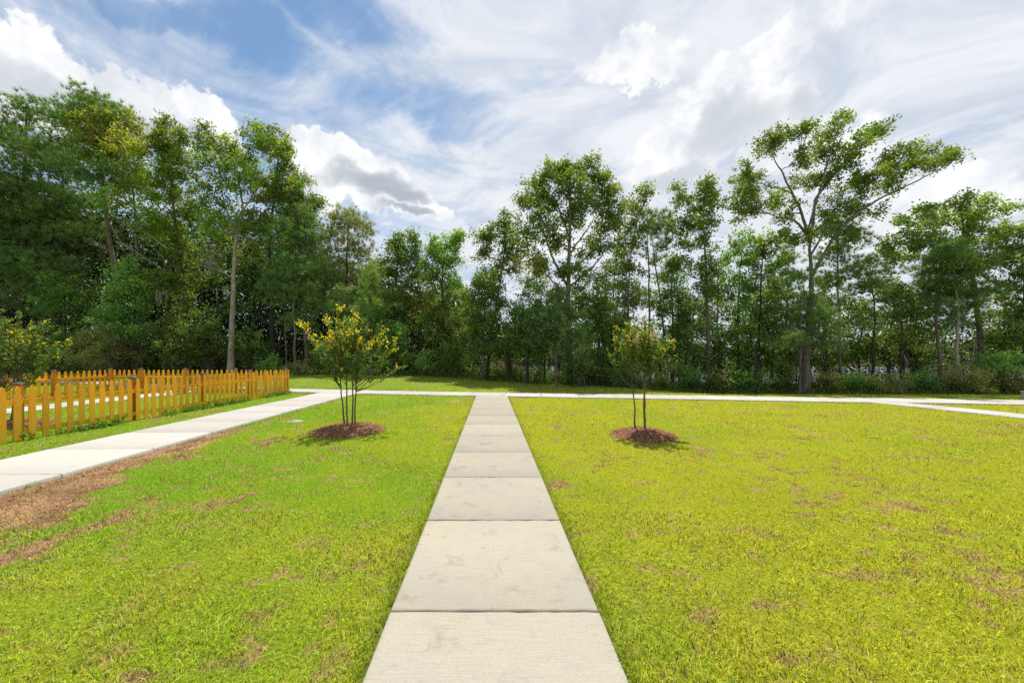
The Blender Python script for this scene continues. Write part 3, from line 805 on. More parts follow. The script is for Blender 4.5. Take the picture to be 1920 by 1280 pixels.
T('slim_pine_trunk', 'slimmest bare pine pole, leftmost of three beyond the fence end', 'pine', 535, 23.6, [(533, 620), (530, 540)], 0.065,
  [(530, 545, 20, 16, 8), (520, 520, 22, 16, 8)], kind='pine', col='pine', bark='pine', cr=0.30, nl=10, size=0.14, group=G_L, seed=9)
T('slim_pine_trunk', 'reddish straight pine pole, middle one of three beyond the fence end', 'pine', 554, 23.2, [(553, 620), (550, 520)], 0.10,
  [(550, 530, 26, 18, 12), (560, 505, 26, 18, 10)], kind='pine', col='pine', bark='pine', cr=0.30, nl=10, size=0.14, group=G_L, seed=10)
T('tall_pine', 'pine with an open rounded top rising alone against the sky cloud', 'pine', 645, 25.0, [(646, 560), (648, 470), (650, 395)], 0.15,
  [(648, 402, 18, 12, 10), (632, 420, 22, 15, 14), (668, 418, 20, 14, 12), (625, 450, 26, 18, 16), (685, 425, 12, 12, 6), (672, 455, 28, 18, 18), (640, 485, 34, 18, 18), (690, 480, 18, 14, 8), (630, 520, 26, 14, 10), (675, 520, 28, 14, 10)],
  kind='pine', col='olive', bark='dark', cr=0.30, nl=11, size=0.15, group=G_L, seed=11)
T('young_pine', 'light green cone-shaped young pine below the open-topped pine', 'pine', 697, 22.6, [(698, 600), (698, 500)], 0.08,
  [(698, 512, 12, 22, 10), (690, 545, 24, 22, 18), (708, 570, 28, 22, 20), (685, 595, 30, 20, 20), (712, 620, 30, 18, 16), (640, 560, 24, 26, 14)],
  kind='pine', col='pinel', bark='pine', cr=0.28, nl=11, size=0.14, group=G_L, seed=12)
T('leafy_tree', 'dark narrow two-peaked leafy tree midway between fence and path', 'tree', 738, 24.0, [(738, 620), (742, 520), (748, 445)], 0.14,
  [(742, 450, 12, 12, 6), (768, 452, 14, 12, 7), (748, 480, 26, 18, 14), (785, 480, 18, 18, 9), (730, 510, 28, 20, 14), (772, 520, 30, 22, 16), (745, 560, 34, 24, 18), (790, 565, 28, 24, 12, 'brown'), (720, 590, 30, 22, 12)],
  col='oakd', bark='dark', cr=0.32, nl=62, size=0.145, group=G_L, seed=13)
T('leafy_tree', 'bright green leafy tree with a flaring top just left of the tree gap', 'tree', 835, 22.5, [(833, 620), (830, 540), (835, 455)], 0.13,
  [(850, 456, 20, 12, 9, 'fresh'), (866, 447, 8, 8, 4, 'fresh'), (820, 466, 18, 14, 9, 'fresh'), (835, 490, 30, 20, 16, 'fresh'), (812, 515, 22, 20, 11), (850, 530, 24, 22, 13, 'fresh'), (830, 565, 32, 24, 16), (812, 600, 30, 24, 14, 'oak'), (850, 610, 30, 26, 14)],
  col='oak', bark='dark', cr=0.30, nl=62, size=0.14, group=G_M, seed=14)
T('vine_covered_tree', 'low rounded vine-draped tree with a pale stub trunk on the lawn edge', 'tree', 905, 20.2, [(908, 640), (912, 560), (905, 520)], 0.12,
  [(905, 530, 32, 18, 18), (885, 560, 26, 22, 14, 'oak'), (925, 565, 24, 24, 14), (900, 600, 36, 26, 22), (930, 625, 26, 24, 14), (880, 640, 28, 26, 14), (915, 660, 30, 20, 12)],
  col='oakd', bark='grey', cr=0.28, nl=72, size=0.12, group=G_M, seed=15)
T('leaning_tree', 'slender tree leaning right with an airy crown beside the tree gap', 'tree', 912, 21.0, [(922, 620), (938, 520), (945, 430), (955, 410)], 0.10,
  [(950, 418, 24, 14, 9), (905, 448, 18, 12, 6), (930, 440, 22, 16, 9), (962, 455, 20, 18, 9), (915, 480, 20, 14, 7), (945, 490, 22, 18, 9), (970, 500, 14, 22, 6, 'yellow'), (925, 510, 18, 14, 5)],
  col='oakd', bark='dark', cr=0.28, nl=56, size=0.13, group=G_M, seed=16)
T('leafy_tree', 'tallest leafy tree beyond the middle path, a rounded crown of upswept limbs', 'tree', 1070, 19.6, [(1068, 640), (1066, 560), (1070, 440), (1068, 340)], 0.20,
  [(1068, 318, 22, 14, 9), (1105, 315, 22, 14, 9), (1035, 330, 24, 16, 10), (1075, 345, 30, 18, 12), (1125, 340, 22, 16, 9), (1005, 350, 22, 16, 9), (1035, 375, 32, 20, 13), (1095, 380, 34, 22, 14), (1145, 372, 22, 20, 10), (995, 385, 24, 18, 9), (1060, 412, 30, 20, 12), (1130, 415, 28, 20, 10), (1010, 425, 28, 20, 10), (1155, 405, 16, 14, 5), (985, 455, 20, 18, 7), (1050, 455, 28, 18, 9), (1105, 460, 26, 18, 8), (1000, 490, 28, 18, 8, 'yellow'), (1140, 465, 20, 14, 5), (1030, 510, 28, 18, 8), (1075, 505, 26, 16, 7), (1110, 520, 22, 16, 6), (1010, 545, 28, 20, 9), (1060, 565, 34, 20, 14, 'dark'), (1110, 570, 36, 20, 14, 'dark')],
  col='oak', bark='grey', cr=0.30, nl=58, size=0.14, group=G_M, seed=17, depth=0.7,
  arms=[([(1060, 545), (1040, 490), (1025, 455), (1010, 400)], 0.075, 0.8), ([(1066, 540), (1100, 512), (1126, 488), (1150, 450)], 0.065, -0.6), ([(1068, 510), (1111, 471), (1149, 440)], 0.06, 1.2),
        ([(1070, 478), (1095, 440), (1118, 395)], 0.06, -1.0), ([(1069, 450), (1050, 400), (1035, 350)], 0.055, 1.0), ([(1062, 560), (1035, 530), (1000, 480)], 0.06, -0.8)])
T('young_pine', 'dark dense pine standing before the tallest leafy tree at the lawn edge', 'pine', 1043, 18.4, [(1044, 660), (1043, 600), (1043, 555)], 0.09,
  [(1043, 565, 14, 14, 8), (1030, 590, 24, 16, 14), (1062, 592, 26, 16, 14), (1045, 620, 40, 16, 22), (1075, 640, 30, 16, 16), (1010, 635, 30, 16, 14)],
  kind='pine', col='pine', bark='pine', cr=0.26, nl=12, size=0.14, group=G_M, seed=18)
T('leafy_tree', 'dark round bushy tree at lawn edge left of the dense dark pine', 'tree', 990, 19.0, [(990, 660), (985, 600)], 0.10,
  [(985, 590, 34, 22, 18), (1000, 630, 36, 22, 20), (970, 640, 32, 24, 18), (1005, 665, 28, 24, 14)], col='dark', bark='dark', cr=0.28, nl=70, size=0.12, group=G_M, seed=19)
T('leafy_tree', 'dark bushy tree under the right half of the tallest leafy crown', 'tree', 1128, 20.2, [(1126, 660), (1128, 600)], 0.10,
  [(1125, 590, 34, 22, 18), (1150, 625, 32, 24, 18), (1110, 630, 30, 22, 16), (1135, 665, 34, 26, 18), (1165, 665, 24, 22, 10)], col='dark', bark='dark', cr=0.28, nl=70, size=0.12, group=G_M, seed=20)
T('leafy_tree', 'sparse narrow leafy tree left of the twin pines', 'tree', 1182, 20.6, [(1180, 620), (1182, 500), (1195, 380)], 0.08,
  [(1205, 366, 18, 12, 6), (1190, 395, 24, 16, 8), (1165, 420, 22, 14, 6), (1200, 430, 20, 14, 6), (1180, 460, 24, 16, 7), (1160, 490, 20, 14, 5), (1190, 505, 20, 14, 5), (1170, 540, 24, 18, 7), (1195, 570, 20, 18, 6)],
  col='oak', bark='grey', cr=0.28, nl=52, size=0.13, group=G_M, seed=21)
T('tall_pine', 'straight left one of the twin thin pines with tufted tops', 'pine', 1219, 21.4, [(1219, 640), (1218, 520), (1217, 400)], 0.085,
  [(1217, 408, 16, 14, 8), (1205, 430, 20, 14, 8), (1232, 438, 14, 12, 6), (1203, 465, 20, 12, 6), (1230, 490, 18, 10, 5), (1200, 560, 26, 18, 10), (1225, 575, 20, 14, 7)],
  kind='pine', col='pine', bark='pine', cr=0.24, nl=9, size=0.15, group=G_R, seed=22)
T('tall_pine', 'right one of the twin thin pines, its trunk leaning away', 'pine', 1250, 20.8, [(1246, 630), (1236, 540), (1222, 450), (1240, 415)], 0.08,
  [(1243, 414, 12, 14, 7), (1254, 432, 12, 12, 6), (1248, 462, 16, 14, 6), (1262, 500, 14, 12, 4), (1255, 540, 18, 14, 6)],
  kind='pine', col='pine', bark='pine', cr=0.22, nl=9, size=0.15, group=G_R, seed=23)
T('leafy_tree', 'tall slim leafy tree with a pale lower trunk right of the twin pines', 'tree', 1328, 19.5, [(1327, 640), (1325, 540), (1318, 440), (1312, 360)], 0.11,
  [(1275, 362, 18, 12, 6), (1315, 355, 24, 14, 9), (1340, 362, 12, 16, 5), (1295, 385, 28, 16, 9), (1330, 395, 20, 18, 7), (1278, 415, 20, 14, 6), (1310, 425, 26, 18, 9), (1285, 455, 24, 16, 7), (1330, 455, 20, 18, 6), (1305, 490, 34, 18, 10), (1270, 500, 20, 16, 5), (1340, 510, 26, 18, 7), (1315, 545, 34, 18, 10, 'dark'), (1290, 575, 28, 18, 8, 'dark'), (1335, 590, 30, 18, 8, 'dark'), (1315, 625, 28, 14, 6, 'dark')],
  col='oak', bark='grey', cr=0.25, nl=54, size=0.125, group=G_R, seed=24)
T('leafy_tree', 'thin leafy tree in the gap left of the great spreading tree', 'tree', 1383, 20.6, [(1384, 620), (1385, 520), (1388, 440)], 0.075,
  [(1395, 448, 22, 14, 7), (1372, 470, 22, 14, 6), (1400, 490, 26, 16, 8), (1375, 520, 26, 16, 7), (1405, 545, 22, 14, 6), (1385, 580, 30, 16, 8), (1365, 620, 24, 18, 7), (1400, 630, 26, 18, 7)],
  col='fresh', bark='dark', cr=0.25, nl=48, size=0.125, group=G_R, seed=25)
T('leafy_tree', 'dark-stemmed leafy tree hiding the sky left of the great spreading trunk', 'tree', 1424, 19.8, [(1424, 620), (1428, 520), (1434, 455)], 0.09,
  [(1430, 455, 30, 14, 8, 'light'), (1455, 470, 24, 16, 8), (1415, 480, 24, 16, 7), (1445, 510, 34, 18, 11, 'dark'), (1415, 540, 26, 18, 8, 'dark'), (1455, 555, 32, 18, 10), (1430, 590, 34, 18, 10, 'dark'), (1465, 610, 26, 18, 7), (1410, 630, 24, 18, 6)],
  col='oak', bark='dark', cr=0.26, nl=52, size=0.125, group=G_R, seed=26)
T('spreading_tree', 'great spreading tree with forked limbs reaching far out to the right', 'tree', 1508, 18.1, [(1513, 640), (1521, 560), (1518, 490), (1514, 430)], 0.225,
  [(1452, 258, 26, 12, 7), (1500, 252, 22, 14, 7), (1440, 280, 20, 12, 5), (1560, 245, 26, 12, 7), (1580, 226, 14, 8, 3), (1640, 248, 24, 10, 6), (1612, 268, 24, 12, 6), (1655, 238, 10, 7, 3), (1545, 285, 28, 16, 8), (1590, 300, 24, 14, 6), (1500, 300, 24, 14, 6), (1700, 285, 30, 12, 7), (1675, 310, 28, 14, 7), (1755, 290, 32, 12, 8), (1790, 300, 16, 8, 4), (1725, 315, 24, 12, 6), (1640, 335, 30, 16, 8), (1685, 345, 22, 12, 5), (1600, 350, 30, 18, 8), (1550, 335, 28, 16, 7), (1500, 345, 26, 14, 6), (1390, 325, 22, 10, 5), (1420, 345, 24, 12, 6), (1400, 365, 26, 12, 6), (1375, 385, 18, 14, 5), (1445, 375, 24, 12, 5), (1470, 395, 26, 12, 5), (1400, 400, 20, 12, 5), (1560, 390, 30, 18, 8), (1610, 395, 28, 18, 8, 'dark'), (1535, 430, 22, 16, 6, 'dark'), (1580, 440, 32, 20, 9, 'dark'), (1490, 440, 26, 14, 5)],
  col='oak', bark='grey', cr=0.24, nl=52, size=0.125, group=G_R, seed=27, depth=0.5, more=1.22,
  arms=[([(1516, 455), (1502, 401), (1480, 353), (1458, 314), (1445, 282)], 0.078, 0.8), ([(1512, 440), (1490, 412), (1467, 408), (1427, 397), (1395, 372)], 0.06, -0.5),
        ([(1515, 450), (1526, 375), (1557, 331), (1587, 296), (1645, 246)], 0.08, 1.5), ([(1526, 385), (1548, 309), (1566, 257), (1579, 226)], 0.05, 0.4),
        ([(1524, 520), (1537, 490), (1566, 440), (1614, 397), (1662, 366), (1727, 335), (1785, 303)], 0.085, -0.8), ([(1566, 440), (1590, 380), (1640, 330), (1700, 290)], 0.05, 1.0),
        ([(1519, 480), (1545, 430), (1560, 380), (1600, 345)], 0.055, 2.0)])
T('young_pine', 'dense dark pine screening the trunk of the great spreading tree', 'pine', 1497, 17.9, [(1498, 660), (1502, 580), (1508, 520)], 0.08,
  [(1510, 560, 16, 16, 9), (1495, 590, 26, 16, 14), (1530, 590, 26, 16, 14), (1510, 620, 44, 16, 24), (1480, 640, 28, 14, 12), (1545, 640, 26, 14, 11), (1505, 520, 12, 20, 6)],
  kind='pine', col='pine', bark='pine', cr=0.22, nl=12, size=0.12, group=G_R, seed=28)
T('tall_pine', 'dark pine right behind the great spreading trunk with layered boughs', 'pine', 1574, 19.2, [(1573, 640), (1572, 540), (1575, 420)], 0.085,
  [(1575, 425, 22, 18, 12), (1600, 450, 26, 18, 14), (1560, 480, 28, 18, 14), (1605, 500, 30, 18, 14), (1570, 530, 34, 18, 18), (1615, 540, 22, 14, 8), (1560, 575, 30, 12, 10)],
  kind='pine', col='pine', bark='pine', cr=0.24, nl=11, size=0.13, group=G_R, seed=29)
T('tall_pine', 'crooked dark-trunked small pine leaning right of the great spreading tree', 'pine', 1636, 19.0, [(1640, 640), (1643, 570), (1636, 500)], 0.075,
  [(1636, 505, 24, 14, 9), (1660, 520, 26, 14, 9), (1620, 540, 24, 14, 8), (1655, 560, 28, 14, 9), (1630, 590, 26, 14, 7), (1665, 600, 22, 14, 6), (1610, 620, 24, 14, 6)],
  kind='pine', col='pine', bark='dark', cr=0.22, nl=9, size=0.13, group=G_R, seed=30)
T('leafy_tree', 'broad flat-topped light green tree filling the right end of the wood', 'tree', 1838, 19.0, [(1832, 620), (1825, 560), (1810, 470), (1800, 400)], 0.16,
  [(1790, 385, 34, 14, 9), (1835, 382, 26, 14, 8, 'light'), (1745, 400, 34, 14, 9), (1700, 425, 26, 14, 7), (1865, 405, 30, 16, 8, 'light'), (1780, 420, 36, 18, 10, 'light'), (1820, 430, 34, 18, 10), (1735, 445, 34, 16, 9), (1690, 460, 30, 16, 8), (1890, 440, 26, 18, 7), (1860, 455, 30, 18, 8, 'light'), (1665, 482, 22, 12, 5), (1720, 480, 32, 16, 8), (1790, 465, 34, 18, 9), (1880, 480, 28, 16, 7), (1840, 500, 30, 18, 8)],
  col='oak', bark='grey', cr=0.25, nl=52, size=0.135, group=G_R, seed=31)
T('pine_tree', 'dark dense pine with a straight trunk in front of the flat-topped tree', 'pine', 1762, 17.7, [(1761, 660), (1760, 580), (1765, 480)], 0.09,
  [(1775, 470, 26, 16, 12), (1800, 480, 30, 16, 14), (1760, 505, 36, 18, 20), (1820, 510, 30, 18, 16), (1740, 540, 36, 18, 20), (1790, 550, 44, 20, 26), (1830, 555, 28, 18, 13), (1745, 580, 36, 16, 16), (1800, 590, 34, 16, 14), (1770, 610, 30, 12, 9)],
  kind='pine', col='pine', bark='pine', cr=0.23, nl=12, size=0.13, group=G_R, seed=32)
T('bare_trunked_tree', 'pale straight trunk standing close right of the dense straight pine', 'tree', 1792, 17.5, [(1791, 640), (1787, 560), (1785, 520)], 0.09,
  [(1785, 500, 24, 14, 7), (1800, 520, 26, 14, 7), (1775, 530, 24, 12, 6)], col='oakd', bark='pale', cr=0.24, nl=50, size=0.12, group=G_R, seed=33)
T('leafy_tree', 'leafy tree with drooping twigs at the right border of the photo', 'tree', 1925, 18.2, [(1925, 620), (1925, 520), (1930, 430)], 0.11,
  [(1915, 440, 20, 12, 5), (1930, 470, 34, 18, 9), (1900, 490, 24, 14, 6), (1920, 520, 34, 18, 9), (1895, 545, 24, 14, 6), (1930, 570, 34, 20, 9), (1900, 590, 28, 18, 7), (1880, 620, 30, 18, 8), (1920, 640, 34, 20, 9)],
  col='oakd', bark='grey', cr=0.25, nl=54, size=0.13, group=G_R, seed=34)
T('leafy_tree', 'small green tree between the leaning pine and the dense straight pine', 'tree', 1690, 18.8, [(1690, 640), (1692, 560)], 0.07,
  [(1690, 560, 28, 16, 8), (1670, 590, 26, 16, 7), (1705, 600, 28, 18, 8), (1685, 630, 32, 18, 9), (1715, 640, 26, 18, 7)], col='oak', bark='dark', cr=0.24, nl=50, size=0.12, group=G_R, seed=35)
T('leafy_tree', 'dark small tree low between the slim pale tree and twin pines', 'tree', 1272, 20.4, [(1272, 650), (1270, 570)], 0.06,
  [(1270, 580, 24, 16, 7), (1285, 610, 24, 16, 7), (1262, 630, 24, 16, 7), (1280, 655, 26, 16, 7)], col='oak', bark='dark', cr=0.25, nl=52, size=0.12, group=G_R, seed=36)

MID = [  # px, Y, top py, half width, leaf kind, colour, label
    (1158, 22.0, 470, 34, 'leaf', 'oakd', 'leafy tree seen between the tallest crown and the sparse narrow tree'),
    (1262, 21.5, 480, 30, 'leaf', 'fresh', 'light green tree in the gap right of the twin pines'),
    (1352, 21.8, 500, 30, 'leaf', 'oakd', 'shaded tree in the gap right of the slim pale-trunked tree'),
    (1300, 22.4, 560, 36, 'pine', 'pine', 'low pine standing behind the slim pale-trunked tree'),
    (1447, 21.6, 520, 36, 'leaf', 'dark', 'dark tree directly left behind the great spreading trunk'),
    (1472, 22.6, 455, 26, 'pine', 'pinel', 'pine whose tufted tip shows under the left limb of the great tree'),
    (1548, 21.4, 530, 34, 'leaf', 'oak', 'leafy tree filling the gap under the long right limb of the great tree'),
    (1612, 21.8, 570, 34, 'leaf', 'oakd', 'low tree behind the dark layered pine'),
    (1668, 22.4, 520, 34, 'leaf', 'oak', 'tree behind the crooked pine, under the left edge of the flat-topped crown'),
    (1722, 21.4, 560, 34, 'leaf', 'dark', 'dark tree behind and left of the dense straight pine'),
    (1880, 20.8, 560, 38, 'leaf', 'oak', 'tree behind the tall fresh bush near the right photo border'),
    (1405, 22.2, 560, 30, 'leaf', 'fresh', 'bright small tree behind the dark-stemmed tree'),
]
for i, (px, Y, top, hw, kd, c_, lab) in enumerate(MID):
    rg = np.random.default_rng(700 + i); lob = []
    py = top + 10; k = 0
    while py < 690:
        f = (py - top) / (690 - top)
        w = hw * (0.45 + 0.75 * math.sin(min(1.0, f * 1.5) * 1.57)) * (1.0 if f < 0.75 else 0.8)
        for sgn in ((0,) if f < 0.08 else (-1, 1)):
            lob.append((px + sgn * w * rg.uniform(0.35, 0.75), py + rg.uniform(-6, 6), w * 0.50, 11, rg.integers(5, 9)))
        py += rg.uniform(24, 34)
    T('pine_tree' if kd == 'pine' else 'leafy_tree', lab, 'pine' if kd == 'pine' else 'tree', px, Y, [(px + rg.uniform(-3, 3), 640), (px + rg.uniform(-5, 5), (640 + top) / 2), (px + rg.uniform(-5, 5), top + 8)], 0.085, lob,
      kind=kd, col=c_, bark=('dark', 'brown', 'grey')[i % 3], cr=0.30, nl=(11 if kd == 'pine' else 34), size=0.14, group=G_R, seed=60 + i)

# ------------------------------------------------------------------ saplings and shrubs along the wood's edge
G_S = 'shrubs along the edge of the wood'
S = make_shrub
S('fresh green maple sapling with layered leaves before the leaning pine trunk', 250, 545, 42, 62, 24.0, 60, 'fresh', size=0.19, nl=50, cr=0.38, seed=1, name='sapling', cat='sapling', group=G_S)
S('soft light green sapling low beside the fresh maple sapling', 225, 600, 50, 30, 23.6, 40, 'fresh', size=0.17, nl=50, cr=0.34, seed=2, name='sapling', cat='sapling', group=G_S)
S('dark green bushy sapling above the left end of the back fence', 125, 570, 56, 54, 24.2, 70, 'dark', size=0.17, nl=60, cr=0.38, seed=3, name='sapling', cat='sapling', group=G_S)
S('wispy olive-green shrub right behind the back fence', 185, 655, 58, 34, 22.6, 60, 'olive', size=0.10, nl=90, cr=0.32, seed=4, group=G_S)
S('dark shrub left of the wispy olive shrub', 95, 650, 44, 34, 23.0, 46, 'dark', size=0.15, nl=64, cr=0.34, seed=5, group=G_S)
S('green thicket shrub at the foot of the ivy-clad tree', 320, 640, 52, 46, 23.4, 70, 'oakd', size=0.15, nl=60, cr=0.34, seed=6, group=G_S)
S('dark leafy shrub just left of the pale bare trunk', 392, 640, 34, 44, 24.2, 52, 'oakd', size=0.15, nl=60, cr=0.32, seed=7, group=G_S)
S('low leafy shrub behind the corner post of the near fence', 470, 655, 34, 34, 24.4, 36, 'dark', size=0.15, nl=60, cr=0.32, seed=8, group=G_S)
S('small fresh shrub at the foot of the slim pine poles', 505, 685, 20, 16, 23.2, 16, 'fresh', size=0.12, nl=60, cr=0.22, seed=9, group=G_S)
S('fine-leaved weedy clump right of the fence end', 560, 694, 24, 12, 22.6, 18, 'olive', size=0.12, nl=60, cr=0.20, seed=10, group=G_S)
S('low shrub behind the stems of the yellow-tipped young tree', 620, 665, 44, 36, 24.0, 46, 'oakd', size=0.14, nl=62, cr=0.30, seed=11, group=G_S)
S('light green round bush right of the yellow-tipped young tree', 740, 625, 32, 22, 22.6, 30, 'fresh', size=0.13, nl=60, cr=0.27, seed=12, group=G_S)
S('pale green spiky bush standing at the crest of the lawn', 797, 680, 14, 20, 21.6, 16, 'fresh', size=0.13, nl=60, cr=0.2, seed=13, group=G_S)
S('wide dark shrub under the narrow two-peaked tree', 740, 675, 44, 26, 22.6, 44, 'oakd', size=0.13, nl=62, cr=0.28, seed=14, group=G_S)
S('dark shrub between the crest bush and the vine-draped tree', 850, 675, 36, 28, 21.4, 40, 'oakd', size=0.13, nl=62, cr=0.28, seed=15, group=G_S)
S('lighter leafy shrub filling the gap behind the vine-draped tree', 955, 640, 28, 34, 20.8, 36, 'oak', size=0.13, nl=60, cr=0.28, seed=16, group=G_S)
S('low dark shrub at the trunk of the tallest leafy tree', 1085, 690, 28, 22, 18.2, 26, 'dark', size=0.12, nl=62, cr=0.24, seed=17, group=G_S)
S('round leafy shrub left of the right young tree', 1115, 697, 24, 20, 19.2, 22, 'oakd', size=0.12, nl=62, cr=0.24, seed=18, group=G_S)
S('bright yellow-green bush peeping out right of the right young tree', 1245, 722, 14, 12, 19.4, 14, 'yellow', size=0.10, nl=60, cr=0.16, seed=19, group=G_S)
S('fresh green bush right of the bright yellow-green bush', 1283, 700, 22, 26, 19.4, 26, 'fresh', size=0.11, nl=60, cr=0.2, seed=20, group=G_S)
S('thin twiggy shrub left of the right young tree stems', 1165, 705, 22, 20, 18.6, 16, 'oak', size=0.11, nl=46, cr=0.2, seed=21, group=G_S)
S('dull green shrub at the foot of the slim pale-trunked tree', 1350, 712, 26, 20, 19.0, 24, 'olive', size=0.11, nl=58, cr=0.2, seed=22, group=G_S)
S('green fern-like bush between the slim tree and the great spreading tree', 1410, 715, 30, 20, 18.6, 28, 'fresh', size=0.11, nl=58, cr=0.2, seed=23, group=G_S)
S('dark shrub left against the great spreading trunk', 1465, 700, 24, 30, 18.4, 28, 'oakd', size=0.11, nl=58, cr=0.2, seed=24, group=G_S)
S('brownish low shrub right of the great spreading trunk', 1548, 718, 24, 18, 18.1, 22, 'brown', size=0.10, nl=58, cr=0.18, seed=25, group=G_S)
S('blue-green low bush under the dark layered pine', 1600, 716, 26, 18, 18.0, 22, 'fresh', size=0.10, nl=58, cr=0.18, seed=26, group=G_S)
S('brown-green fern thicket below the crooked pine', 1665, 722, 36, 18, 17.7, 32, 'olive', size=0.10, nl=58, cr=0.18, seed=27, group=G_S)
S('bright leafy bush left of the dense straight pine trunk', 1728, 715, 24, 18, 17.6, 22, 'fresh', size=0.10, nl=58, cr=0.18, seed=28, group=G_S)
S('olive bracken thicket in front of the pale straight trunk', 1800, 712, 42, 26, 17.3, 46, 'olive', size=0.10, nl=58, cr=0.19, seed=29, group=G_S)
S('tall fresh green bush right of the pale straight trunk', 1868, 690, 28, 36, 17.4, 38, 'fresh', size=0.12, nl=54, cr=0.2, seed=30, group=G_S)
S('rusty green bush nearest the grey utility box', 1890, 722, 26, 18, 17.0, 24, 'brown', size=0.10, nl=58, cr=0.17, seed=31, group=G_S)
S('yellow-green weed clump by the path left of the grey box', 1850, 734, 18, 9, 16.8, 12, 'light', size=0.09, nl=50, cr=0.12, seed=32, group=G_S)

# ------------------------------------------------------------------ the deep wood behind (one mass) and the undergrowth
def build_deep_wood():
    rg = np.random.default_rng(77)
    mb = MB()
    prof = [(-700, 340), (-100, 370), (250, 410), (450, 440), (560, 460), (620, 500), (700, 530), (800, 560), (900, 585), (1000, 570), (1150, 590), (1300, 640), (1400, 650), (1500, 640), (1650, 640), (1750, 620), (1900, 590), (2600, 480)]
    px = np.concatenate([rg.uniform(-700, 900, 5600), rg.uniform(900, 1200, 330), rg.uniform(1200, 1800, 110), rg.uniform(1800, 2600, 400)])
    n = len(px)
    Y = np.where(px < 900, rg.uniform(27, 46, n), np.where(px < 1200, rg.uniform(22, 32, n), rg.uniform(18, 30, n)))
    top = np.interp(px, [p[0] for p in prof], [p[1] for p in prof]) + rg.normal(0, 22, n)
    py = 705 - (705 - top) * rg.random(n) ** 0.8
    C = np.stack([(px - VX) / F * Y, Y, EYE + (VY - py) / F * Y], -1)
    gz = ground(C[:, 0], C[:, 1]); C[:, 2] = np.maximum(C[:, 2], gz + 0.3)
    P = np.repeat(C, 58, 0) + rg.normal(0, 1, (n * 58, 3)) * np.where(px < 900, 0.75, 0.42).repeat(58)[:, None] * np.array([1, 1, 0.66])
    base = np.array([0.034, 0.060, 0.020])  # shade of the wood's interior put into the leaf colour, darker than the front crowns
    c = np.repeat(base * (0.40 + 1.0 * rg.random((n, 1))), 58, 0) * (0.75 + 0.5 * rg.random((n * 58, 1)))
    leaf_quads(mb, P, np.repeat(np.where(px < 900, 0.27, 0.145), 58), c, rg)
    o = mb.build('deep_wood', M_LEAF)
    # dark stems standing in the mass
    tb = MB()
    for k in range(170):
        p = rg.uniform(-650, 2500); y = rg.uniform(25, 38) if p < 900 else rg.uniform(18, 30)
        x = (p - VX) / F * y; z = float(ground(x, y)); h = rg.uniform(5, 10) if p < 480 else rg.uniform(2.5, 5) if p < 900 else rg.uniform(2.0, 3.0)
        dx, dy_ = rg.normal(0, 0.35, 2)
        r0 = rg.uniform(0.05, 0.15) if p < 900 else rg.uniform(0.035, 0.08)
        tb.tube(np.array([[x, y, z - .1], [x + dx * .3, y + dy_ * .3, z + h * .5], [x + dx, y + dy_, z + h]]), [r0, r0 * .75, r0 * .4], 7)
    return mb, tb
mbw, tbw = build_deep_wood()
tag(bpy.data.objects['deep_wood'], kind='stuff')
tag(tbw.build('deep_wood_stems', M_BARK['dark'], smooth=True), kind='stuff')

def build_undergrowth():
    rg = np.random.default_rng(78)
    mb = MB()
    px = rg.uniform(-700, 2600, 4200)
    x = np.interp(px, [-700, 2600], [-34, 36]); 
    y = edge_y(x) + 0.15 + rg.exponential(1.6, len(x))
    C = np.stack([x, y, ground(x, y) + rg.random(len(x)) ** 2 * 0.55], -1)
    n = len(C); pick = np.array([LC['oakd'], LC['fresh'], LC['olive'], LC['dark'], LC['brown']])[rg.choice(5, n, p=[.34, .22, .16, .2, .08])]
    P = np.repeat(C, 22, 0) + rg.normal(0, 1, (n * 22, 3)) * np.array([0.18, 0.18, 0.11])
    P[:, 2] = np.maximum(P[:, 2], ground(P[:, 0], P[:, 1]) + 0.02)
    c = np.repeat(pick, 22, 0) * (0.7 + 0.6 * rg.random((n * 22, 1)))
    leaf_quads(mb, P, 0.11, c, rg)
    # long grasses along the edge of the mown lawn
    xg = rg.uniform(-34, 36, 26000); yg = edge_y(xg) + rg.normal(0.15, 0.28, len(xg))
    ng = len(xg); cg = np.array([0.15, 0.21, 0.045]) * (0.6 + 0.8 * rg.random((ng, 1)))
    blades(np.stack([xg, yg, ground(xg, yg)], -1), 0.10 + 0.30 * rg.random(ng) ** 2, 0.016 + 0.01 * rg.random(ng), np.full(ng, 0.5), cg, rg, mb, False)
    tag(mb.build('undergrowth', M_LEAF), kind='stuff')
build_undergrowth()

# far wood across the water
def build_far_wood():
    rg = np.random.default_rng(79)
    mb = MB()
    a = np.radians(rg.uniform(-75, 80, 2600)); R = rg.uniform(150, 175, len(a))
    hh = 6.0 + 3.5 * vnoise(a * 40, a * 0 + 1.0, 3)
    C = np.stack([R * np.sin(a), R * np.cos(a), -1.6 + hh * rg.random(len(a)) ** 0.7], -1)
    n = len(C)
    P = np.repeat(C, 26, 0) + rg.normal(0, 1, (n * 26, 3)) * np.array([1.9, 1.9, 1.0])
    c = np.repeat(np.array([0.06, 0.095, 0.045]) * (0.6 + 0.7 * rg.random((n, 1))), 26, 0)
    leaf_quads(mb, P, 1.1, c, rg)
    tag(mb.build('far_wood', M_LEAF), kind='stuff')
build_far_wood()
mw, N = new_mat('pond_water'); ow = N.n('ShaderNodeOutputMaterial'); pw = N.n('ShaderNodeBsdfPrincipled')
pw.inputs['Base Color'].default_value = (0.06, 0.08, 0.08, 1); pw.inputs['Roughness'].default_value = 0.08; pw.inputs['IOR'].default_value = 1.33
bw = N.n('ShaderNodeBump'); bw.inputs['Strength'].default_value = 0.25; bw.inputs['Distance'].default_value = 0.05
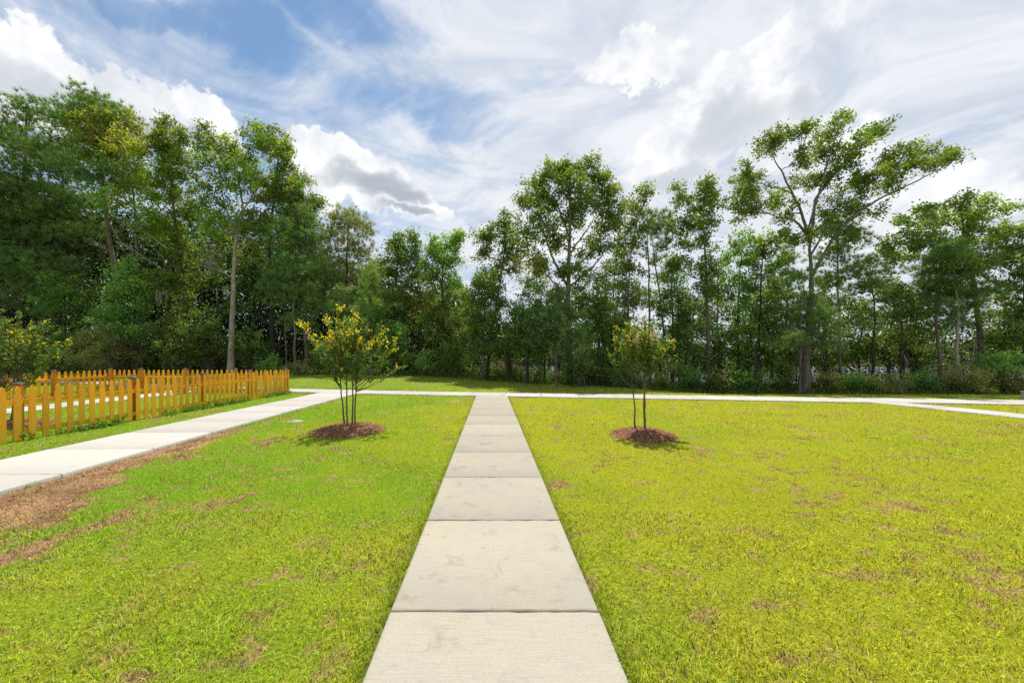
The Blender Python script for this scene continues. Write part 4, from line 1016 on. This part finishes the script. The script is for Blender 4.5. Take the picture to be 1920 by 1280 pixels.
N.link(N.noise(N.n('ShaderNodeNewGeometry').outputs['Position'], 1.5, 4), bw.inputs['Height']); N.link(bw.outputs[0], pw.inputs['Normal']); N.link(pw.outputs[0], ow.inputs[0])
mb = MB()
ang = np.linspace(0, 2 * np.pi, 80, endpoint=False)
rx = 75 * (1 + 0.10 * np.sin(3 * ang + 1) + 0.05 * np.sin(7 * ang)); ry = 42 * (1 + 0.08 * np.sin(4 * ang))
ring = np.stack([40 + rx * np.cos(ang), 78 + ry * np.sin(ang), np.full(80, -1.12)], -1)
mb.add(np.vstack([ring, [[40, 78, -1.12]]]), t=[[i, (i + 1) % 80, 80] for i in range(80)])
tag(mb.build('pond_water', mw), kind='structure')

# ------------------------------------------------------------------ picket fences
def picket_mesh():
    prof = [(-.052, 0), (.052, 0), (.052, .822), (.044, .836), (.029, .850), (.035, .868), (.042, .886), (.040, .908), (.028, .938), (.010, .966), (0, .972),
            (-.010, .966), (-.028, .938), (-.040, .908), (-.042, .886), (-.035, .868), (-.029, .850), (-.044, .836), (-.052, .822)]
    n = len(prof); v = [(x, -0.009, z) for x, z in prof] + [(x, 0.009, z) for x, z in prof]
    me = bpy.data.meshes.new('picket')
    me.from_pydata(v, [], [tuple(range(n)), tuple(range(2 * n - 1, n - 1, -1))] + [(i, n + i, n + (i + 1) % n, (i + 1) % n) for i in range(n)])
    me.materials.append(M_WOOD); me.update(); return me
PICK = picket_mesh()
def bevel_box_mesh(name, dims, bev, mat, taper=0.0):
    bm_ = __import__('bmesh'); b = bm_.new(); bm_.ops.create_cube(b, size=1)
    for v in b.verts:
        v.co.x *= dims[0]; v.co.y *= dims[1]; v.co.z *= dims[2]
        if v.co.z > 0 and taper: v.co.x *= 1 - taper; v.co.y *= 1 - taper
    bm_.ops.bevel(b, geom=b.edges[:], offset=bev, segments=2, affect='EDGES')
    me = bpy.data.meshes.new(name); b.to_mesh(me); b.free(); me.materials.append(mat); return me
POST = bevel_box_mesh('post', (0.098, 0.098, 1.04), 0.006, M_POSTW)
def cap_mesh():
    mb = MB()
    prof = [(0.072, 0.0), (0.074, 0.016), (0.062, 0.024), (0.052, 0.030), (0.030, 0.042), (0.0, 0.048)]
    prev = None; V = []
    for r, z in prof[:-1]: V += [(-r, -r, z), (r, -r, z), (r, r, z), (-r, r, z)]
    V.append((0, 0, prof[-1][1]))
    q = [[k * 4 + i, k * 4 + (i + 1) % 4, k * 4 + 4 + (i + 1) % 4, k * 4 + 4 + i] for k in range(len(prof) - 2) for i in range(4)]
    q.append([3, 2, 1, 0]); m = (len(prof) - 2) * 4
    t = [[m + i, m + (i + 1) % 4, m + 4] for i in range(4)]
    mb.add(V, q=q, t=t); o = mb.build('cap', M_CAP); me = o.data; bpy.data.objects.remove(o); return me
CAP = cap_mesh()
def child(name, me, parent, loc, rz=0.0, rx=0.0, ry=0.0):
    o = bpy.data.objects.new(name, me); COL.objects.link(o); o.parent = parent
    o.location = loc; o.rotation_euler = (rx, ry, rz); return o
def fence(label, A, B, posts, side, group, pitch=0.205, skip_first=0.12):
    """pickets from A to B; side = +1 puts the rails and posts on the left of A->B"""
    A = np.array(A, float); B = np.array(B, float); L = np.linalg.norm(B - A); d = (B - A) / L; rz = math.atan2(d[1], d[0])
    root = empty('picket_fence', (A[0], A[1], 0), label, 'fence', group); root.rotation_euler = (0, 0, rz)
    rg = np.random.default_rng(int(abs(A[0] * 100 + A[1] * 10)))
    zat = lambda u: float(ground(*(A + d * u)))
    u = skip_first
    while u < L - 0.04:
        child('picket', PICK, root, (u, 0, zat(u) + 0.015 + rg.normal(0, 0.004)), rg.normal(0, 0.012), 0, rg.normal(0, 0.006)); u += pitch * (1 + rg.normal(0, 0.012))
    for z in (0.165, 0.70):
        cuts = [0.0] + [p for p in posts if 0.2 < p < L - 0.2] + [L]
        for a, b in zip(cuts[:-1], cuts[1:]):
            me = bevel_box_mesh('rail', (b - a - 0.006, 0.040, 0.085), 0.005, M_WOOD)
            za, zb = zat(a), zat(b)
            child('rail', me, root, ((a + b) / 2, side * (0.0095 + 0.0205), (za + zb) / 2 + z), 0, 0, -math.atan2(zb - za, b - a))
    for p in posts:
        o = child('post', POST, root, (p, side * (0.0505 + 0.049 + 0.001), zat(p) + 0.49))
        child('cap', CAP, o, (0, 0, 0.5202))
    return root
GF = 'orange picket fences round the grass yard'
fence('near orange picket fence running along the left concrete path', (-8.45, 2.2), (-8.45, 15.5), [0.3, 2.36, 4.49, 6.62, 8.75, 10.88, 13.2], 1, GF)
fence('far orange picket fence in front of the wood, seen from its rail side', (-8.52, 15.52), (-16.0, 15.52), [2.15, 4.25, 6.1, 7.36], 1, GF)
fence('left side orange picket fence behind the young tree at the photo edge', (-16.0, 15.45), (-16.0, 3.0), [2.0, 4.1, 6.2, 8.3, 10.4, 12.3], 1, GF)

# weeds at the foot of the near fence
rg = np.random.default_rng(91); mb = MB()
x = -8.40 + rg.normal(0, 0.07, 420); y = rg.uniform(4.5, 15.4, 420); keep = fbm(y * 1.3, y * 0 + 3.0, 8, 3) > 0.47; x, y = x[keep], y[keep]
P = np.repeat(np.stack([x, y, 0.03 + 0.10 * rg.random(len(x)) ** 2], -1), 12, 0); P = P + rg.normal(0, 1, P.shape) * np.array([.05, .05, .035]); P[:, 2] = np.maximum(P[:, 2], 0.01)
c = np.array([0.09, 0.19, 0.03]) * (0.6 + 0.8 * rg.random((len(P), 1))); leaf_quads(mb, P, 0.055, c, rg)
tag(mb.build('weeds', M_LEAF), kind='stuff')

# ------------------------------------------------------------------ young trees in their mulch beds
def mulch(label, X, Y, r, h, seed):
    rg = np.random.default_rng(seed)
    mb = MB(); nr, na = 14, 44
    V = [[0, 0, h * 0.75]]; 
    for k in range(1, nr + 1):
        f = k / nr
        for a in np.linspace(0, 2 * np.pi, na, endpoint=False):
            rr = r * f * (1 + 0.05 * math.sin(3 * a + seed) + 0.03 * math.sin(7 * a + 2 * seed))
            z = h * (1 - f ** 3.2) * (0.78 + 0.22 * math.sin(min(f * 3, 1.57))) + 0.02 * (fbm(np.array([a * 5 + seed]), np.array([f * 6]), seed, 3)[0] - 0.5) - 0.03 * f ** 8
            V.append([rr * math.cos(a), rr * math.sin(a), z])
    t = [[0, 1 + i, 1 + (i + 1) % na] for i in range(na)]
    q = [[1 + k * na + i, 1 + (k + 1) * na + i, 1 + (k + 1) * na + (i + 1) % na, 1 + k * na + (i + 1) % na] for k in range(nr - 1) for i in range(na)]
    mb.add(V, q=q, t=t, col=(0.17, 0.085, 0.048))
    n = 9000
    rad = np.sqrt(rg.random(n)) * r * (1.03 + 0.22 * rg.random(n) ** 4); a = rg.random(n) * 2 * np.pi
    f = np.clip(rad / r, 0, 1)
    z = h * (1 - f ** 3.2) * 0.98 + 0.004 + 0.012 * rg.random(n)
    P = np.stack([rad * np.cos(a), rad * np.sin(a), z], -1)
    th = rg.random(n) * np.pi; D = np.stack([np.cos(th), np.sin(th), rg.normal(0, 0.22, n)], -1)
    # straw lies down along the mound
    slope = -h * 3.2 * f ** 2.2 / r; D[:, 2] += slope * (D[:, 0] * np.cos(a) + D[:, 1] * np.sin(a))
    D = norm(D); s = norm(np.cross(D, np.array([0, 0, 1.0]) + rg.normal(0, .3, (n, 3))))
    L = (0.06 + 0.10 * rg.random(n))[:, None]; w = 0.0045
    Vq = np.stack([P - D * L / 2 - s * w / 2, P - D * L / 2 + s * w / 2, P + D * L / 2 + s * w / 2, P + D * L / 2 - s * w / 2], 1).reshape(-1, 3)
    i = np.arange(n) * 4
    cc = np.array([0.42, 0.205, 0.110]) * (0.30 + 1.15 * rg.random((n, 1)) ** 1.3) * (1 + 0.1 * rg.normal(0, 1, (n, 3)))
    mb.add(Vq, q=np.stack([i, i + 1, i + 2, i + 3], -1)); mb.cq[-1] = np.clip(cc, .01, .6)
    o = mb.build('mulch_bed', M_STRAW); o.location = (X, Y, float(ground(X, Y)) + 0.005)
    return tag(o, label, 'mulch bed', 'pine straw mulch beds')
mulch('mound of brown pine straw around the four-stemmed left young tree', *MULCH[0][:2], MULCH[0][2], 0.105, 1)
mulch('mound of brown pine straw around the right young tree with pale stems', *MULCH[1][:2], MULCH[1][2], 0.11, 2)
mulch('pine straw patch behind the near fence under the young tree at the photo edge', *MULCH[2][:2], MULCH[2][2], 0.08, 3)

def young_tree(label, X, Y, stems, cen, rad, nb, seed, tipc, tipf, wisps=(), stemr=0.017, leafn=15):
    """stems: (foot dx, foot dy, top dx, top z); cen, rad: the crown ellipsoid relative to the foot"""
    rg = np.random.default_rng(seed)
    root = empty('young_tree', (X, Y, float(ground(X, Y))), label, 'young tree', 'young multi-stemmed trees')
    LP = []; LD = []; LT = []
    cen = np.array(cen, float); rad = np.array(rad, float)
    tops = []; fb = MB()
    for (fx, fy, tx, tz) in stems:
        a = np.array([fx, fy, 0.03]); b = np.array([tx, fy * 1.6 + rg.normal(0, .03), tz])
        ctl = np.array([fx * 1.0 + rg.normal(0, .015), fy, tz * 0.6])
        p = bez(a, ctl, b, 16); p[2:-1, :2] += np.cumsum(rg.normal(0, .0045, (13, 2)), 0)
        sb = MB(); sb.tube(p, np.linspace(stemr, stemr * 0.55, 16) * (1 + 0.3 * np.exp(-np.linspace(0, 1, 16) * 14)), 8)
        sb.build('stem', M_BARK['myrtle'], root, smooth=True)
        tops.append(p)
    bb = MB()
    ends = []
    for k in range(nb):
        d = norm(rg.normal(0, 1, 3)); q = cen + d * rad * rg.random() ** (1 / 2.6)
        ends.append((q, rg.integers(0, len(tops))))
    for w in wisps: ends.append((np.array(w, float), None))
    for q, si in ends:
        if si is None: si = int(np.argmin([abs(t[-1][0] - q[0]) for t in tops]))
        else:
            ds = [abs(t[-1][0] - q[0]) + rg.random() * 0.3 for t in tops]; si = int(np.argmin(ds))
        st = tops[si]
        hi = np.argmin(np.abs(st[:, 2] - (q[2] - 0.75 * np.hypot(q[0] - st[-1, 0], q[1]) - 0.25)))
        a = st[max(hi, 8)]
        mid = (a + q) / 2 + np.array([0, 0, -0.05]) + (q - a) * np.array([.12, .12, -.1]) + rg.normal(0, .03, 3)
        br = bez(a, mid, q, 9)
        bb.tube(br, np.linspace(0.0075, 0.002, 9), 5)
        dirq = norm(br[-1] - br[-3])
        for s_ in range(5):   # short shoots with leaves along them
            t0 = br[rg.integers(4, 9)] if s_ else br[-1]
            dd = norm(dirq * 0.8 + rg.normal(0, .55, 3) + np.array([0, 0, .35]))
            ln = rg.uniform(0.10, 0.24)
            e = t0 + dd * ln
            bb.tube(np.array([t0, (t0 + e) / 2, e]), [0.003, 0.0022, 0.001], 3, cap=False)
            m = leafn
            tt = np.linspace(0.1, 1.05, m)
            LP.append(t0 + dd * ln * tt[:, None] + rg.normal(0, .020, (m, 3))); 
            hgt = (e[2] - cen[2]) / rad[2]
            young = rg.random() < tipf * sstep(-0.35, 0.7, hgt) or (s_ == 0 and rg.random() < tipf * 0.45)
            LT.append(np.where(tt > 0.30, 1.0, 0.3) * (1.0 if young else 0.0))
    bb.build('branch', M_BARK['myrtle'], root, smooth=True)
    P = np.vstack(LP); tv = np.concatenate(LT)
    n = len(P)
    g = np.array([0.105, 0.185, 0.040]) * (0.6 + 0.8 * rg.random((n, 1)))
    pal = np.array(tipc)[rg.integers(0, len(tipc), n)] * (0.75 + 0.5 * rg.random((n, 1)))
    mixv = (tv * (0.55 + 0.45 * rg.random(n)))[:, None]
    c = g * (1 - mixv) + pal * mixv
    leaf_quads(fb, P, 0.054, c, rg, up=0.5, aspect=0.58)
    fb.build('crown', M_LEAF, root)
    return root
YEL = [(0.74, 0.66, 0.04), (0.70, 0.64, 0.05), (0.66, 0.52, 0.04), (0.50, 0.24, 0.05), (0.55, 0.58, 0.05)]
MIXT = [(0.52, 0.46, 0.04), (0.55, 0.30, 0.05), (0.42, 0.15, 0.045), (0.34, 0.40, 0.04), (0.48, 0.50, 0.04)]
young_tree('four-stemmed young tree with bright yellow shoot tips left of the middle path', -2.93, 7.65,
    [(-0.115, 0.03, -0.23, 1.30), (-0.04, -0.02, -0.05, 1.42), (0.045, 0.02, 0.05, 1.40), (0.125, -0.02, 0.17, 1.35)],
    (0.02, 0, 1.72), (0.80, 0.72, 0.56), 70, 301, YEL, 0.5,
    wisps=[(-0.98, 0.1, 2.18), (-0.80, -0.2, 2.05), (-0.28, 0.1, 2.48), (-0.20, -0.1, 2.40), (0.05, 0.2, 2.34), (0.98, 0.0, 1.86), (1.05, 0.1, 1.52), (0.85, -0.2, 1.62), (0.92, 0.2, 1.25), (0.35, -0.1, 2.22), (0.62, 0.1, 2.1), (-0.5, 0.0, 2.2), (0.7, -0.3, 1.35)])
young_tree('young tree with three pale stems and reddish tips right of the middle path', 2.92, 7.1,
    [(-0.13, 0.05, -0.17, 1.10), (0.02, -0.02, 0.00, 1.20), (0.055, 0.04, 0.10, 1.15)],
    (0.04, 0, 1.64), (0.50, 0.48, 0.44), 46, 302, MIXT, 0.45,
    wisps=[(-0.52, 0, 1.75), (-0.58, 0.1, 1.5), (-0.42, 0, 2.0), (-0.20, 0.1, 2.10), (0.02, 0, 2.15), (0.2, 0, 2.0), (0.45, 0.1, 1.8), (0.58, 0, 1.6), (0.5, -0.1, 1.45)])
young_tree('young tree at the left photo edge behind the near fence with yellow-green top', -10.7, 8.15,
    [(-0.12, 0.05, -0.20, 1.15), (0.0, -0.04, 0.02, 1.2), (0.08, 0.05, 0.16, 1.2), (0.14, -0.02, 0.35, 1.1)],
    (-0.10, 0, 1.70), (1.12, 0.95, 0.72), 120, 303, YEL[:2] + [(0.30, 0.34, 0.03), (0.36, 0.36, 0.03), (0.33, 0.12, 0.03)], 0.36,
    wisps=[(1.05, 0, 1.7), (0.95, 0.1, 1.5), (0.75, 0, 2.2), (-0.1, 0, 2.5), (0.3, 0, 2.38), (0.98, -0.2, 1.15)], leafn=17)

# ------------------------------------------------------------------ small things
b = at(555, 789, 8.74); 
r_ = empty('valve_cover', (b[0], b[1], -0.028), 'small pale concrete lid set flush in the grass beside the left path', 'utility cover')
mb = MB(); a = np.linspace(0, 2 * np.pi, 28, endpoint=False)
def ringm(mb, r0, r1, z0, z1, col):
    V = np.concatenate([np.stack([rr * np.cos(a), rr * np.sin(a), np.full(28, zz)], -1) for rr, zz in ((r1, z0), (r1, z1), (r0, z1), (r0, z0))])
    q = [[k * 28 + i, k * 28 + (i + 1) % 28, (k + 1) * 28 + (i + 1) % 28, (k + 1) * 28 + i] for k in range(3) for i in range(28)]
    mb.add(V, q=q, col=col)
ringm(mb, 0.155, 0.19, -0.03, 0.028, (.5, .5, .5)); mb.build('collar', M_LID, r_)
mb = MB(); V = np.vstack([np.stack([0.150 * np.cos(a), 0.150 * np.sin(a), np.full(28, -0.02)], -1), np.stack([0.146 * np.cos(a), 0.146 * np.sin(a), np.full(28, 0.030)], -1), [[0, 0, 0.035]]])
mb.add(V, q=[[i, (i + 1) % 28, 28 + (i + 1) % 28, 28 + i] for i in range(28)], t=[[28 + i, 28 + (i + 1) % 28, 56] for i in range(28)]); mb.build('lid', M_LID, r_)
u = empty('utility_box', (19.2, 12.95, float(ground(19.2, 12.95))), 'low grey utility box cut off by the right photo edge, beside the cross path', 'utility box')
child('body', bevel_box_mesh('body', (0.62, 0.5, 0.26), 0.015, M_BOX), u, (0, 0, 0.13))
child('lid', bevel_box_mesh('lid', (0.66, 0.54, 0.05), 0.012, M_BOX, 0.03), u, (0, 0, 0.2875))
